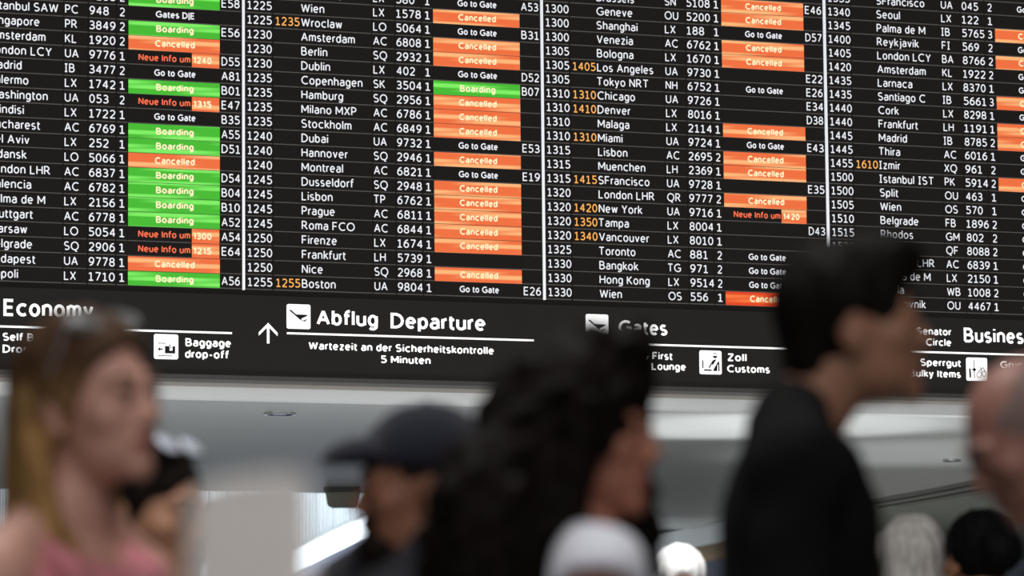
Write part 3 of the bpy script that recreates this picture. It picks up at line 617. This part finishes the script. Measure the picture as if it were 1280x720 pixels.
def person(px, py, ppm, phi, label, group=None, head=(0, 0, 0), hoff=(0, 0, 0), skincol=(170, 125, 105), female=False, hair=None, hmat=None,
           top=None, sleeve='long', topname='shirt', neck_scoop=None, trousers=None, arms=None, extras=None, wide=1.0, lift=(0, 0), ear=True):
    """px,py: head centre in the photo, ppm: its pixels per metre, phi: heading from camera-right towards the camera (deg)"""
    d = F_PX / ppm; Pw = at_depth(px, py, d)
    hd = RT * math.cos(math.radians(phi)) - FW * math.sin(math.radians(phi))
    rz = math.atan2(hd[1], hd[0]) - math.pi / 2
    s = 1.0; R = rot(*head); ho = np.array(hoff, float)
    T = np.array([0, 0, Pw[2] - ho[2]])          # neutral head centre, floor at z = 0
    hc = T + ho
    c_, s_ = math.cos(rz), math.sin(rz)
    root = empty('person', (Pw[0] - (c_ * ho[0] - s_ * ho[1]), Pw[1] - (s_ * ho[0] + c_ * ho[1]), 0), rz, label, 'person', group)
    def hp(p): return hc + R @ np.array(p, float)
    def he(c, r, inf=0): return ell(hp(c), r, R, inf)
    def hcap(a, b, ra, rb=None, inf=0): return cap(hp(a), hp(b), ra, rb, inf)
    def tp(p): return T + np.array(p, float)
    xs = axis(-.36, .36, -.10 + ho[0], .10 + ho[0], .0038, .014); ys = axis(-.26, .42 if arms else .26, -.125 + ho[1], .125 + ho[1], .0038, .014)
    zs = axis(-.02, hc[2] + .2, hc[2] - .135, hc[2] + .14, .0038, .014)
    W = wide * (0.90 if female else 1.0); sh = .168 * W
    lL, lR = lift
    torso = [(ell(tp((0, -.035, -.36)), (.150 * W, .100, .17)), .03), (ell(tp((0, -.045, -.27)), (.145 * W, .075, .08)), .03), (ell(tp((0, -.03, -.55)), (.132 * W, .098, .17)), .04), (ell(tp((0, -.035, -.74)), (.158 * W, .110, .13)), .04)]
    if female: torso += [(ell(tp((q * .065, .045, -.40)), (.058, .050, .058)), .03) for q in (-1, 1)]
    trap = [(cap(tp((q * .03, -.05, -.16)), tp((q * sh, -.045, -.235 + l)), .046, .046), .03) for q, l in ((-1, lL), (1, lR))]
    fs = .74 if sleeve == 'cap' else .82 if female else 1.0
    delt = [(ell(tp((q * (sh + .012), -.04, -.26 + l)), (.056 * fs, .060 * fs, .068 * fs)), .025) for q, l in ((-1, lL), (1, lR))]
    A_ = arms or {}
    armpts = {}
    for q, l in ((-1, lL), (1, lR)):
        sp = tp((q * (sh + .02), -.04, -.27 + l)); e = A_.get(q, {}).get('elbow', (q * (sh + .06), -.06, -.53)); wr = A_.get(q, {}).get('wrist', (q * (sh + .065), .03, -.77))
        armpts[q] = (sp, tp(e), tp(wr))
    upper = [(cap(armpts[q][0], armpts[q][1], .047 * fs, .038 * fs), .02) for q in (-1, 1)]
    lower = [(cap(armpts[q][1], armpts[q][2], .038, .025), .015) for q in (-1, 1)]
    hipz = T[2] - .82
    legs = [(cap((q * .088, -.03, hipz), (q * .095, -.02, hipz * .54), .082, .052), .03) for q in (-1, 1)] + [(cap((q * .095, -.02, hipz * .54), (q * .10, -.045, .09), .052, .037), .015) for q in (-1, 1)]
    feet = [(cap((q * .10, -.05, .045), (q * .115, .11, .032), .038, .030), .02) for q in (-1, 1)]
    fd = Field(xs, ys, zs)
    for pr, k in torso + trap + delt + upper + lower + legs + feet: fd.apply(pr, 'u', k)
    nb = tp((0, -.055, -.21)); fd.apply(cap(hp((0, -.03, -.06)), nb, .052 if not female else .046, .058 if not female else .050), 'u', .03)
    # skull and face
    fw = .94 if female else 1.0
    for pr, k in ((he((0, -.018, .030), (.073, .093, .085)), .01), (he((0, .022, -.018), (.062 * fw, .066, .082)), .02), (he((0, .030, -.066), (.050 * fw, .050, .042)), .025),
                  (he((0, .072, -.097), (.021, .015, .016)), .02), (hcap((-.036, .074, .018), (.036, .074, .018), .011), .014), (he((-.044, .054, -.022), (.021, .022, .020)), .02), (he((.044, .054, -.022), (.021, .022, .020)), .02)):
        fd.apply(pr, 'u', k)
    for q in (-1, 1):
        fd.apply(he((q * .032, .098, .003), (.023, .019, .0155)), 's', .012)
        fd.apply(he((q * .031, .0745, .002), (.0145, .0145, .0140)), 'u', .004)           # lids round the eyeball
        fd.apply(he((q * .031, .0930, .001), (.0120, .0120, .0048)), 's', .0015)          # the opening between them
        fd.apply(hcap((q * .016, .079, .022), (q * .044, .070, .021), .0065), 'u', .010)
        fd.apply(hcap((q * .011, .093, -.033), (q * .012, .087, -.034), .0065), 'u', .008)
        if ear:
            fd.apply(ell(hp((q * .076, -.012, -.010)), (.008, .019, .031), R @ rot(8, -q * 18, 0)), 'u', .006); fd.apply(he((q * .086, -.006, -.004), (.006, .010, .018)), 's', .005)
            fd.apply(he((q * .074, -.004, -.036), (.007, .010, .010)), 'u', .006)
    fd.apply(hcap((0, .081, .012), (0, .099, -.024), .0065, .0085), 'u', .012); fd.apply(hcap((0, .099, -.026), (0, .092, -.033), .0085, .0065), 'u', .008)
    fd.apply(hcap((-.018, .080, -.059), (0, .0865, -.0570), .0042), 'u', .008); fd.apply(hcap((.018, .080, -.059), (0, .0865, -.0570), .0042), 'u', .008)
    fd.apply(hcap((-.014, .0825, -.0695), (.014, .0825, -.0695), .0046), 'u', .010); fd.apply(hcap((-.021, .091, -.0640), (.021, .091, -.0640), .0016), 's', .003)
    V, Q = nets(fd)
    # hands join the wrists
    Vs, Qs = [V], [Q]; off = len(V)
    for q in (-1, 1):
        e, wr = armpts[q][1], armpts[q][2]; z = (e - wr) / np.linalg.norm(e - wr); xh = np.array([q * .25, 1, .1]) if arms is None else np.array([0, .3, 1.0]) if abs(z[2]) < .6 else np.array([q * .25, 1, .1])
        xh = xh - z * (xh @ z); xh /= np.linalg.norm(xh); yh = np.cross(z, xh)
        hv = HV.copy(); hv[:, 1] *= -q
        M_ = np.stack([xh, yh, z], 1); hq = HQ if q == -1 else HQ[:, ::-1]
        Vs.append((M_ @ hv.T).T + wr); Qs.append(hq + off); off += len(hv)
    V = np.concatenate(Vs); Q = np.concatenate(Qs)
    me = mesh_np('body', V, Q); body = link('body', me, root, [skin(skincol), LIPS], smooth=True)
    ctr = V[Q].mean(1); loc = (ctr - hc) @ R
    lip = (loc[:, 1] > .074) & (((loc[:, 0] / .024) ** 2 + ((loc[:, 2] + .0635) / .0092) ** 2) < 1)
    me.polygons.foreach_set('material_index', lip.astype(np.int32))
    for q in (-1, 1):
        bm = bmesh.new(); bmesh.ops.create_uvsphere(bm, u_segments=24, v_segments=16, radius=.0122)
        em = bpy.data.meshes.new('eye'); bm.to_mesh(em); bm.free(); em.materials.append(EYEW); em.materials.append(IRIS)
        for f in em.polygons: f.material_index = 1 if f.center.y > .0098 else 0
        o = link('eye', em, root, smooth=True); mm = Matrix([list(R[i]) + [hp((q * .031, .0748, .002))[i]] for i in range(3)] + [[0, 0, 0, 1]]); o.matrix_local = mm
        lm = [hp((q * .018, .0865, .0075)), hp((q * .031, .0895, .0095)), hp((q * .044, .0825, .0070))]
        lw = .0026 if female else .0014; n_ = len(lm); lf = Field(*[np.arange(np.min(lm, 0)[i] - .008, np.max(lm, 0)[i] + .008, .0015) for i in range(3)])
        lf.apply(cap(lm[0], lm[1], lw), 'u', .002); lf.apply(cap(lm[1], lm[2], lw), 'u', .002); lv, lq = nets(lf); link('eyelashes', mesh_np('eyelashes', lv, lq), root, PLAST, smooth=True)
    def sdf_part(name, build, m_, parent=root, k=.008, box=None, label=None, step=None):
        if box is None: f2 = Field(xs, ys, zs)
        else: lo, hi = box; st = step or .006; f2 = Field(*[np.arange(lo[i], hi[i], st) for i in range(3)])
        build(f2); V2, Q2 = nets(f2)
        if len(V2) == 0: return None
        o = link(name, mesh_np(name, V2, Q2), parent, m_, smooth=True)
        if label: o['label'] = label
        return o
    hbox = (hc + [-.19, -.24, -.40], hc + [.19, .19, .19])
    if hmat:
        for q in (-1, 1):
            b0 = (hc + [-.13, -.13, -.13], hc + [.13, .15, .13])
            bb = [hp((q * .048, .0735, .024)), hp((q * .032, .0845, .029)), hp((q * .014, .0870, .025))]
            sdf_part('eyebrow', lambda f2: (f2.apply(cap(bb[0], bb[1], .0035, .0055), 'u', .004), f2.apply(cap(bb[1], bb[2], .0055, .0045), 'u', .004)), hmat, box=(np.min(bb, 0) - .012, np.max(bb, 0) + .012), step=.002)
    env = dict(hp=hp, he=he, hcap=hcap, tp=tp, R=R, hc=hc, T=T, root=root, sdf_part=sdf_part, hbox=hbox, armpts=armpts)
    if hair: env['hair'] = hair(env, hmat)
    # clothes: grown from the same limbs, a little larger
    wr = lambda X, Y, Z: (.0035 * np.sin(38 * X + 26 * Z + 3 * np.sin(20 * Y)) + .0025 * np.sin(61 * Z - 33 * Y + 17 * X)).astype(np.float32)
    def shirt(f2):
        for pr, k in torso: fn, lo, hi = pr; f2.apply((lambda X, Y, Z, fn=fn: fn(X, Y, Z) - .016, lo, hi), 'u', k, wr)
        if sleeve != 'strap':
            for pr, k in trap + delt: fn, lo, hi = pr; f2.apply((lambda X, Y, Z, fn=fn: fn(X, Y, Z) - .012, lo, hi), 'u', k, wr)
        if sleeve in ('long', 'short', 'cap'):
            for q in (-1, 1):
                a, b, c = armpts[q]
                if sleeve == 'long': f2.apply(cap(a, b, .060, .051), 'u', .02, wr); f2.apply(cap(b, c, .051, .038), 'u', .015, wr)
                else: f2.apply(cap(a, a + (b - a) * (.50 if sleeve == 'short' else .16), .064, .062), 'u', .02, wr)
        if sleeve == 'cap':
            for q in (-1, 1):
                a, b, c = armpts[q]; f2.apply(cap(a + [q * .03, 0, -.048], a + [q * .05, 0, -.25], .078), 's', .006)
        f2.apply(half(tp((0, 0, -.80)), (0, 0, -1)), 'i', .006)
        sc_ = neck_scoop or (ell(tp((0, -.045, -.145)), (.068, .072, .062)),)
        for q in sc_: f2.apply(q(env) if callable(q) else q, 's', .008)
    sdf_part(topname, shirt, top)
    if sleeve == 'strap':
        for q in (-1, 1):
            pts = [tp((q * .075, .055, -.33)), tp((q * .085, .03, -.235)), tp((q * .09, -.045, -.185)), tp((q * .085, -.12, -.24)), tp((q * .075, -.135, -.33))]
            sdf_part('shoulder_strap', lambda f2: [f2.apply(cap(pts[i], pts[i + 1], .020), 'u', .015) for i in range(4)], top, box=(np.min(pts, 0) - .03, np.max(pts, 0) + .03), step=.007)
    def trou(f2):
        for pr, k in legs: fn, lo, hi = pr; f2.apply((lambda X, Y, Z, fn=fn: fn(X, Y, Z) - .014, lo, hi), 'u', k, wr)
        f2.apply(ell(tp((0, -.035, -.84)), (.160 * W, .118, .12), inf=.008), 'u', .04); f2.apply(half(tp((0, 0, -.80)), (0, 0, 1)), 'i', .006); f2.apply(half((0, 0, .09), (0, 0, -1)), 'i', .006)
    sdf_part('trousers', trou, trousers or TROU)
    for q in (-1, 1):
        sdf_part('shoe', lambda f2: (f2.apply(cap((q * .10, -.055, .055), (q * .115, .12, .048), .050, .042), 'u', .01), f2.apply(half((0, 0, .004), (0, 0, -1)), 'i', .004)), SHOE, box=(np.array([q * .11 - .08, -.13, -.02]), np.array([q * .11 + .08, .20, .13])), step=.010)
    if extras: extras(env)
    return root
TROU = mat('dark_denim', S(40, 46, 60), 0.85, noise=.15, nscale=60, bump=.2); SHOE = mat('shoe_leather', S(46, 40, 36), 0.5, bump=.1)
def cloth(name, c, n=.10): return mat(name, S(*c), 0.9, noise=n, nscale=40, bump=.3, bscale=300, sheen=.2, spec=.2)
def strands(amp=.006, f=90): 
    return lambda X, Y, Z: (amp * np.sin(f * X + 20 * Z + 2 * np.sin(31 * Y + 9 * Z)) * np.sin(f * .8 * Y + 15 * Z + 2.2 * np.sin(27 * X)) + .4 * amp * np.sin(2.1 * f * X + 1.7 * f * Y + 30 * Z)).astype(np.float32)
def curls(amp=.010, f=75):    # tangled ringlets
    return lambda X, Y, Z: (amp * np.sin(f * X + 2.5 * np.sin(f * .5 * Z)) * np.sin(f * Y + 2 * np.sin(f * .6 * X)) * np.sin(f * .8 * Z + 1) + amp * .5 * np.sin(f * 1.9 * X + f * 1.3 * Z) * np.sin(f * 1.7 * Y - f * Z)).astype(np.float32)

# ---- hair styles (in the head's own frame)
def hair_short(E_, m_, vol=.010, name='hair', quiff=True, lab=None):
    def b(f2):
        f2.apply(E_['he']((0, -.016, .034), (.073, .088, .084), vol), 'u', .01, strands(.003, 130))
        f2.apply(E_['he']((0, -.075, -.035), (.055, .030, .050), .004), 'u', .02, strands(.003, 130))
        if quiff: f2.apply(E_['he']((0, .052, .088), (.058, .058, .044)), 'u', .02, strands(.004, 110))
        f2.apply(E_['he']((0, .108, -.010), (.075, .060, .072)), 's', .008)      # face
        for q in (-1, 1): f2.apply(E_['he']((q * .085, .012, -.040), (.035, .045, .055)), 's', .008)
        f2.apply(half(E_['hp']((0, 0, -.085)), E_['R'] @ np.array([0, -.15, -1])), 'i', .006)
    return E_['sdf_part'](name, b, m_, box=E_['hbox'], step=.0055, label=lab)

# 1 dark-haired man in black, profile to the right
def man_dark_hair(E_, m_): return hair_short(E_, m_, .013, quiff=True)
person(1068, 409, 878, 4, 'man in profile with short dark hair and black long-sleeved shirt, tallest figure on the right', head=(-5, 4, 0), skincol=(146, 104, 82), hair=man_dark_hair,
       hmat=hairmat('dark_hair', (9, 8, 7), (24, 19, 16)), top=mat('black_cotton', S(15, 15, 15), .9, bump=.3, bscale=300, spec=.1), topname='long_sleeved_shirt', wide=1.04, hoff=(0, .045, -.035))

# 2 blonde woman, three-quarter to the right
def hair_long_blonde(E_, m_):
    def b(f2):
        s = strands(.004, 110)
        f2.apply(E_['he']((0, -.020, .034), (.074, .094, .085), .014), 'u', .01, s)
        f2.apply(E_['he']((0, .080, -.022), (.088, .086, .096)), 's', .008)
        f2.apply(E_['he']((0, -.085, -.08), (.080, .050, .15)), 'u', .03, s)
        f2.apply(E_['he']((0, -.10, -.24), (.095, .045, .17)), 'u', .03, s)
        f2.apply(E_['hcap']((.078, -.052, .0), (.088, -.035, -.14), .022, .022), 'u', .02, s)
        f2.apply(E_['hcap']((.088, -.035, -.14), (.082, .060, -.36), .022, .028), 'u', .02, s)
        f2.apply(E_['hcap']((-.078, -.050, -.0), (-.082, -.085, -.25), .024, .026), 'u', .02, s)
    return E_['sdf_part']('long_hair', b, m_, box=E_['hbox'], step=.006)
def specs_on_head(lens, fm, z=.112, y=.030, tilt=-58):
    def ex(E_):
        Rl = E_['R'] @ rot(tilt, 0, 0); c = E_['hp']((0, y, z))
        def P(v): return c + Rl @ np.array(v, float)
        g_ = [None]
        def fr(f2):
            f2.apply(cap(P((-.012, 0, .004)), P((.012, 0, .004)), .003), 'u', .003)
            for q in (-1, 1):
                pts = [P((q * .036 + .031 * math.cos(a), -.006 * abs(math.cos(a) > 0), .023 * math.sin(a))) for a in np.linspace(0, 2 * math.pi, 13)]
                for i in range(12): f2.apply(cap(pts[i], pts[i + 1], .0030), 'u', .003)
                a0 = P((q * .067, 0, .006)); a1 = E_['hp']((q * .084, .0, .045)); a2 = E_['hp']((q * .080, -.02, .005))
                f2.apply(cap(a0, a1, .003), 'u', .003); f2.apply(cap(a1, a2, .003), 'u', .003)
        o = E_['sdf_part']('sunglasses', fr, fm, box=(E_['hc'] + [-.12, -.13, -.03], E_['hc'] + [.12, .14, .17]), step=.003, label='sunglasses pushed up on the head')
        for q in (-1, 1): E_['sdf_part']('lens', lambda f2: f2.apply(ell(P((q * .036, .001, 0)), (.031, .0045, .023), Rl), 'u', .002), lens, parent=o, box=(P((q * .036, 0, 0)) - .04, P((q * .036, 0, 0)) + .04), step=.003)
    return ex
BL_Z = at_depth(115, 505, 5.48)[2]
person(117, 503, 905, 34, 'woman with long blonde hair and pink sleeveless top, at the far left', head=(-2, 0, 6), skincol=(198, 150, 134), female=True, hair=hair_long_blonde,
       hmat=hairmat('blonde_hair', (112, 82, 50), (186, 146, 94), root=(74, 54, 40), z0=BL_Z - .04, z1=BL_Z + .05), top=cloth('pink_knit', (206, 128, 138)), sleeve='strap', topname='sleeveless_top', neck_scoop=(lambda E_: ell(E_['tp']((0, .0, -.165)), (.070, .095, .068)),),
       extras=specs_on_head(LENSG, LENSG))

# 3 person half hidden behind her, sunglasses on the head
def hair_tied(E_, m_):
    def b(f2):
        s = strands(.003, 120)
        f2.apply(E_['he']((0, -.022, .034), (.074, .094, .085), .010), 'u', .01, s)
        f2.apply(E_['he']((0, -.060, -.035), (.086, .068, .085)), 'u', .03, s)
        f2.apply(E_['he']((0, .108, -.012), (.075, .066, .082)), 's', .008)
        for q in (-1, 1): f2.apply(E_['he']((q * .095, .080, -.030), (.060, .066, .10)), 's', .008)
    return E_['sdf_part']('hair', b, m_, box=E_['hbox'], step=.006)
person(189, 645, 767, 27, 'person with dark hair and shiny sunglasses pushed up, half hidden behind the blonde woman', head=(4, 0, 0), skincol=(190, 140, 112), hair=hair_tied, hmat=hairmat('black_brown_hair', (14, 12, 11), (40, 32, 28)),
       top=cloth('brown_knit', (92, 62, 52)), topname='jumper', extras=specs_on_head(LENS, PLAST, z=.116, y=.046, tilt=-48))

# 4 man in a navy cap, profile to the left
NAVY = cloth('navy_twill', (21, 23, 38))
def man_cap(E_, m_):
    h = hair_short(E_, m_, .004, quiff=False)
    def bd(f2):
        s = strands(.0015, 200)
        f2.apply(E_['he']((0, .048, -.088), (.040, .048, .032), .004), 'u', .01, s); f2.apply(E_['hcap']((-.030, .080, -.050), (.030, .080, -.050), .0125), 'u', .008, s)
        f2.apply(E_['he']((0, .094, -.064), (.020, .014, .010)), 's', .004)
        for q in (-1, 1): f2.apply(E_['hcap']((q * .028, .080, -.052), (q * .028, .076, -.085), .0095), 'u', .006, s)
    E_['sdf_part']('beard', bd, m_, box=(E_['hc'] + [-.1, -.12, -.14], E_['hc'] + [.1, .13, .0]), step=.004, label='dark moustache and goatee')
    def cp(f2):
        f2.apply(E_['he']((0, -.016, .038), (.074, .094, .082), .017), 'u', .01, lambda X, Y, Z: (.0015 * np.sin(70 * X) * np.sin(60 * Y)).astype(np.float32))
        f2.apply(half(E_['hp']((0, 0, .030)), E_['R'] @ np.array([0, .12, -1.0])), 'i', .006)
    c = E_['sdf_part']('cap', cp, NAVY, box=E_['hbox'], step=.005, label='navy baseball cap')
    def br(f2):
        f2.apply(ell(E_['hp']((0, .086, .050)), (.074, .070, .034), E_['R'] @ rot(4, 0, 0)), 'u', .004)
        f2.apply(ell(E_['hp']((0, .086, .030)), (.082, .084, .029), E_['R'] @ rot(4, 0, 0)), 's', .004)
        f2.apply(half(E_['hp']((0, .070, 0)), E_['R'] @ np.array([0, -1.0, 0])), 'i', .004)
    E_['sdf_part']('brim', br, NAVY, parent=c, box=(E_['hc'] + [-.13, -.22, -.04], E_['hc'] + [.13, .22, .12]), step=.004)
    b2 = E_['hp']((0, -.016, .137)); E_['sdf_part']('cap_button', lambda f2: f2.apply(ell(b2, (.008, .008, .005)), 'u', .002), NAVY, parent=c, box=(b2 - .014, b2 + .014), step=.003)
    return h
person(523, 612, 790, 138, 'man in a navy baseball cap with dark moustache and goatee, facing left', head=(1, -34, 0), hoff=(0, -.045, -.075), skincol=(144, 98, 77), hair=man_cap, hmat=hairmat('brown_black_hair', (22, 18, 16), (52, 42, 36)), top=cloth('navy_cotton', (30, 32, 42)), topname='t_shirt', sleeve='short')

# 5 woman with big dark curly hair, profile to the right
def hair_curly(E_, m_):
    def b(f2):
        c = curls(.011, 68); he, hcap = E_['he'], E_['hcap']
        f2.apply(he((0, -.005, .040), (.100, .105, .098)), 'u', .02, c); f2.apply(he((0, -.062, -.05), (.125, .095, .14)), 'u', .03, c)
        f2.apply(he((0, -.085, -.18), (.150, .105, .17)), 'u', .03, c); f2.apply(he((0, -.10, -.31), (.155, .095, .13)), 'u', .03, c)
        f2.apply(he((0, .048, .118), (.055, .050, .034)), 'u', .02, c)
        f2.apply(he((0, .145, -.040), (.066, .100, .100)), 's', .010)
        f2.apply(hcap((.080, .010, .04), (.092, -.012, -.12), .034, .040), 'u', .015, c); f2.apply(hcap((-.075, .030, .02), (-.078, .055, -.13), .034, .040), 'u', .015, c)
        f2.apply(he((.145, -.105, -.18), (.090, .078, .17)), 'u', .03, c)
        f2.apply(hcap((-.078, .055, -.13), (-.080, .060, -.26), .042, .045), 'u', .015, c)
    return E_['sdf_part']('curly_hair', b, m_, box=(E_['hc'] + [-.30, -.32, -.52], E_['hc'] + [.30, .24, .24]), step=.007)
WHITE_C = cloth('white_cotton', (222, 224, 236), .03)
person(729, 541, 925, 2, 'woman with voluminous dark curly hair and white short-sleeved top, facing right in the centre', head=(2, -10, 0), skincol=(164, 108, 88), female=True, hair=hair_curly, hmat=hairmat('dark_curly_hair', (8, 6, 5), (24, 16, 12)),
       top=WHITE_C, sleeve='cap', topname='white_top', neck_scoop=(lambda E_: ell(E_['tp']((0, -.03, -.14)), (.112, .10, .085)),), lift=(0, .048), hoff=(0, -.060, 0))

# 6 bald man, head bowed to the left
def hair_fringe(E_, m_):
    def b(f2):
        f2.apply(E_['he']((0, -.022, .026), (.073, .092, .084), .0045), 'u', .01, strands(.001, 250))
        f2.apply(E_['he']((0, .045, .085), (.060, .105, .060)), 's', .01); f2.apply(E_['he']((0, .108, -.01), (.080, .075, .090)), 's', .008)
        for q in (-1, 1): f2.apply(E_['he']((q * .085, .012, -.040), (.035, .045, .055)), 's', .008)
        f2.apply(half(E_['hp']((0, 0, -.06)), E_['R'] @ np.array([0, -.15, -1])), 'i', .006)
    return E_['sdf_part']('cropped_hair', b, m_, box=E_['hbox'], step=.005)
person(1283, 548, 850, 176, 'bald man with bowed head and black shirt at the right edge, facing left', head=(30, 4, 0), hoff=(0, .05, -.015), skincol=(150, 106, 94), hair=hair_fringe, hmat=hairmat('grey_stubble', (116, 96, 92), (138, 118, 114)),
       top=mat('black_jersey', S(14, 14, 17), .9, bump=.3, bscale=300, spec=.1), topname='t_shirt', sleeve='short')

# 7 grey-haired head seen from behind
def hair_bob(E_, m_):
    def b(f2):
        s = strands(.005, 85)
        f2.apply(E_['he']((0, -.020, .036), (.076, .096, .084), .016), 'u', .01, s); f2.apply(E_['he']((0, -.055, -.05), (.088, .065, .085)), 'u', .03, s)
        f2.apply(E_['he']((0, .112, -.018), (.072, .064, .088)), 's', .008)
    return E_['sdf_part']('grey_hair', b, m_, box=E_['hbox'], step=.006)
person(1139, 707, 470, -96, 'person with short grey hair seen from behind, left of the woman with the earring', skincol=(190, 150, 132), hair=hair_bob, hmat=hairmat('grey_hair', (190, 184, 178), (244, 240, 236)), top=cloth('grey_wool', (92, 92, 96)), topname='jacket')

# 8 woman with black pinned-up hair, gold earring
def hair_pinned(E_, m_):
    def b(f2):
        s = strands(.003, 120)
        f2.apply(E_['he']((0, -.024, .036), (.076, .094, .085), .012), 'u', .01, s); f2.apply(E_['he']((0, -.125, .02), (.055, .050, .055)), 'u', .02, s)
        f2.apply(E_['he']((0, .112, -.012), (.075, .066, .084)), 's', .008)
        for q in (-1, 1): f2.apply(E_['he']((q * .090, .015, -.050), (.035, .042, .055)), 's', .008)
    return E_['sdf_part']('pinned_up_hair', b, m_, box=E_['hbox'], step=.006)
def earrings(E_):
    for q in (-1, 1):
        c = E_['hp']((q * .082, -.004, -.058))
        E_['sdf_part']('earring', lambda f2: (f2.apply(ell(c, (.005, .005, .012)), 'u', .002), f2.apply(ell(c + [0, 0, .015], (.004, .004, .004)), 'u', .002)), GOLD, box=(c - .03, c + .03), step=.003, label='gold drop earring')
    c = E_['hp']((.03, -.115, .058)); E_['sdf_part']('hair_clip', lambda f2: f2.apply(ell(c, (.010, .010, .016)), 'u', .002), mat('clip_red_brown', S(150, 70, 58), .3), box=(c - .03, c + .03), step=.004, label='reddish hair clip')
person(1221, 700, 480, 245, 'woman with pinned-up black hair and a gold earring, below the bald man', head=(0, 0, 0), skincol=(172, 122, 92), female=True, hair=hair_pinned, hmat=hairmat('black_hair', (8, 8, 10), (30, 29, 32)), top=mat('black_cloth', S(14, 14, 17), .9, bump=.3, bscale=300, spec=.1), topname='blouse', extras=earrings)

# 9 white-haired man facing the camera, farther off under a lamp
person(850, 732, 400, 84, 'white-haired man farther off, only the top of his head in view at the bottom edge', head=(14, 0, 0), skincol=(214, 160, 142), hair=lambda E_, m_: hair_short(E_, m_, .010, quiff=False), hmat=hairmat('white_hair', (226, 224, 222), (246, 246, 246)), top=cloth('blue_shirt', (120, 134, 160)))
pw = at_depth(850, 732, F_PX / 400)
sp = bpy.data.lights.new('downlight_spot', 'SPOT'); sp.energy = 900; sp.spot_size = math.radians(16); sp.spot_blend = .5; sp.shadow_soft_size = .06
so = bpy.data.objects.new('downlight_spot', sp); COL.objects.link(so); so.location = (pw[0] - FW[0] * .9, pw[1] - FW[1] * .9, 4.6); so.rotation_euler = (Vector(pw) - so.location).to_track_quat('-Z', 'Y').to_euler()

# ------------------------------------------------------------------ pale sign panel on a stand, close to the camera and out of focus
pc = at_depth(315, 700, 3.05); st = empty('sign_stand', (pc[0], pc[1], 0), YAW + .12, 'pale grey rounded panel on a metal stand, out of focus behind the blonde woman\'s chin', 'sign stand')
def lp(x, y): q = at_depth(x, y, 3.05); d = q - pc; return (d @ np.array([math.cos(YAW + .12), math.sin(YAW + .12), 0]), q[2])
x0, _ = lp(238, 700); x1, _ = lp(388, 700); zt1 = lp(240, 607)[1]; zt2 = lp(360, 589)[1]
prof = [(x0, zt1 - .012), (x0 + .012, zt1)] + [(x0 + (x1 - x0) * t, zt1 + (zt2 - zt1) * math.sin(t * math.pi / 2)) for t in (.3, .5, .7, .85)] + [(x1 - .012, zt2), (x1 - .003, zt2 - .006), (x1, zt2 - .02), (x1, .80), (x1 - .01, .79), (x0 + .01, .79), (x0, .80)]
mb = MB(); mb.prism([(a, -.012, b) for a, b in prof], (0, .024, 0)); bevel(mb.build('panel', MT['panel'], st), .005, 3)
mb = MB(); mb.box(-.018, .018, .012, .048, .02, .95); bevel(mb.build('pole', MT['pole'], st), .006)
link('base', disc_mesh('base', .001, .17, 0, .02, 40), st, MT['pole'])
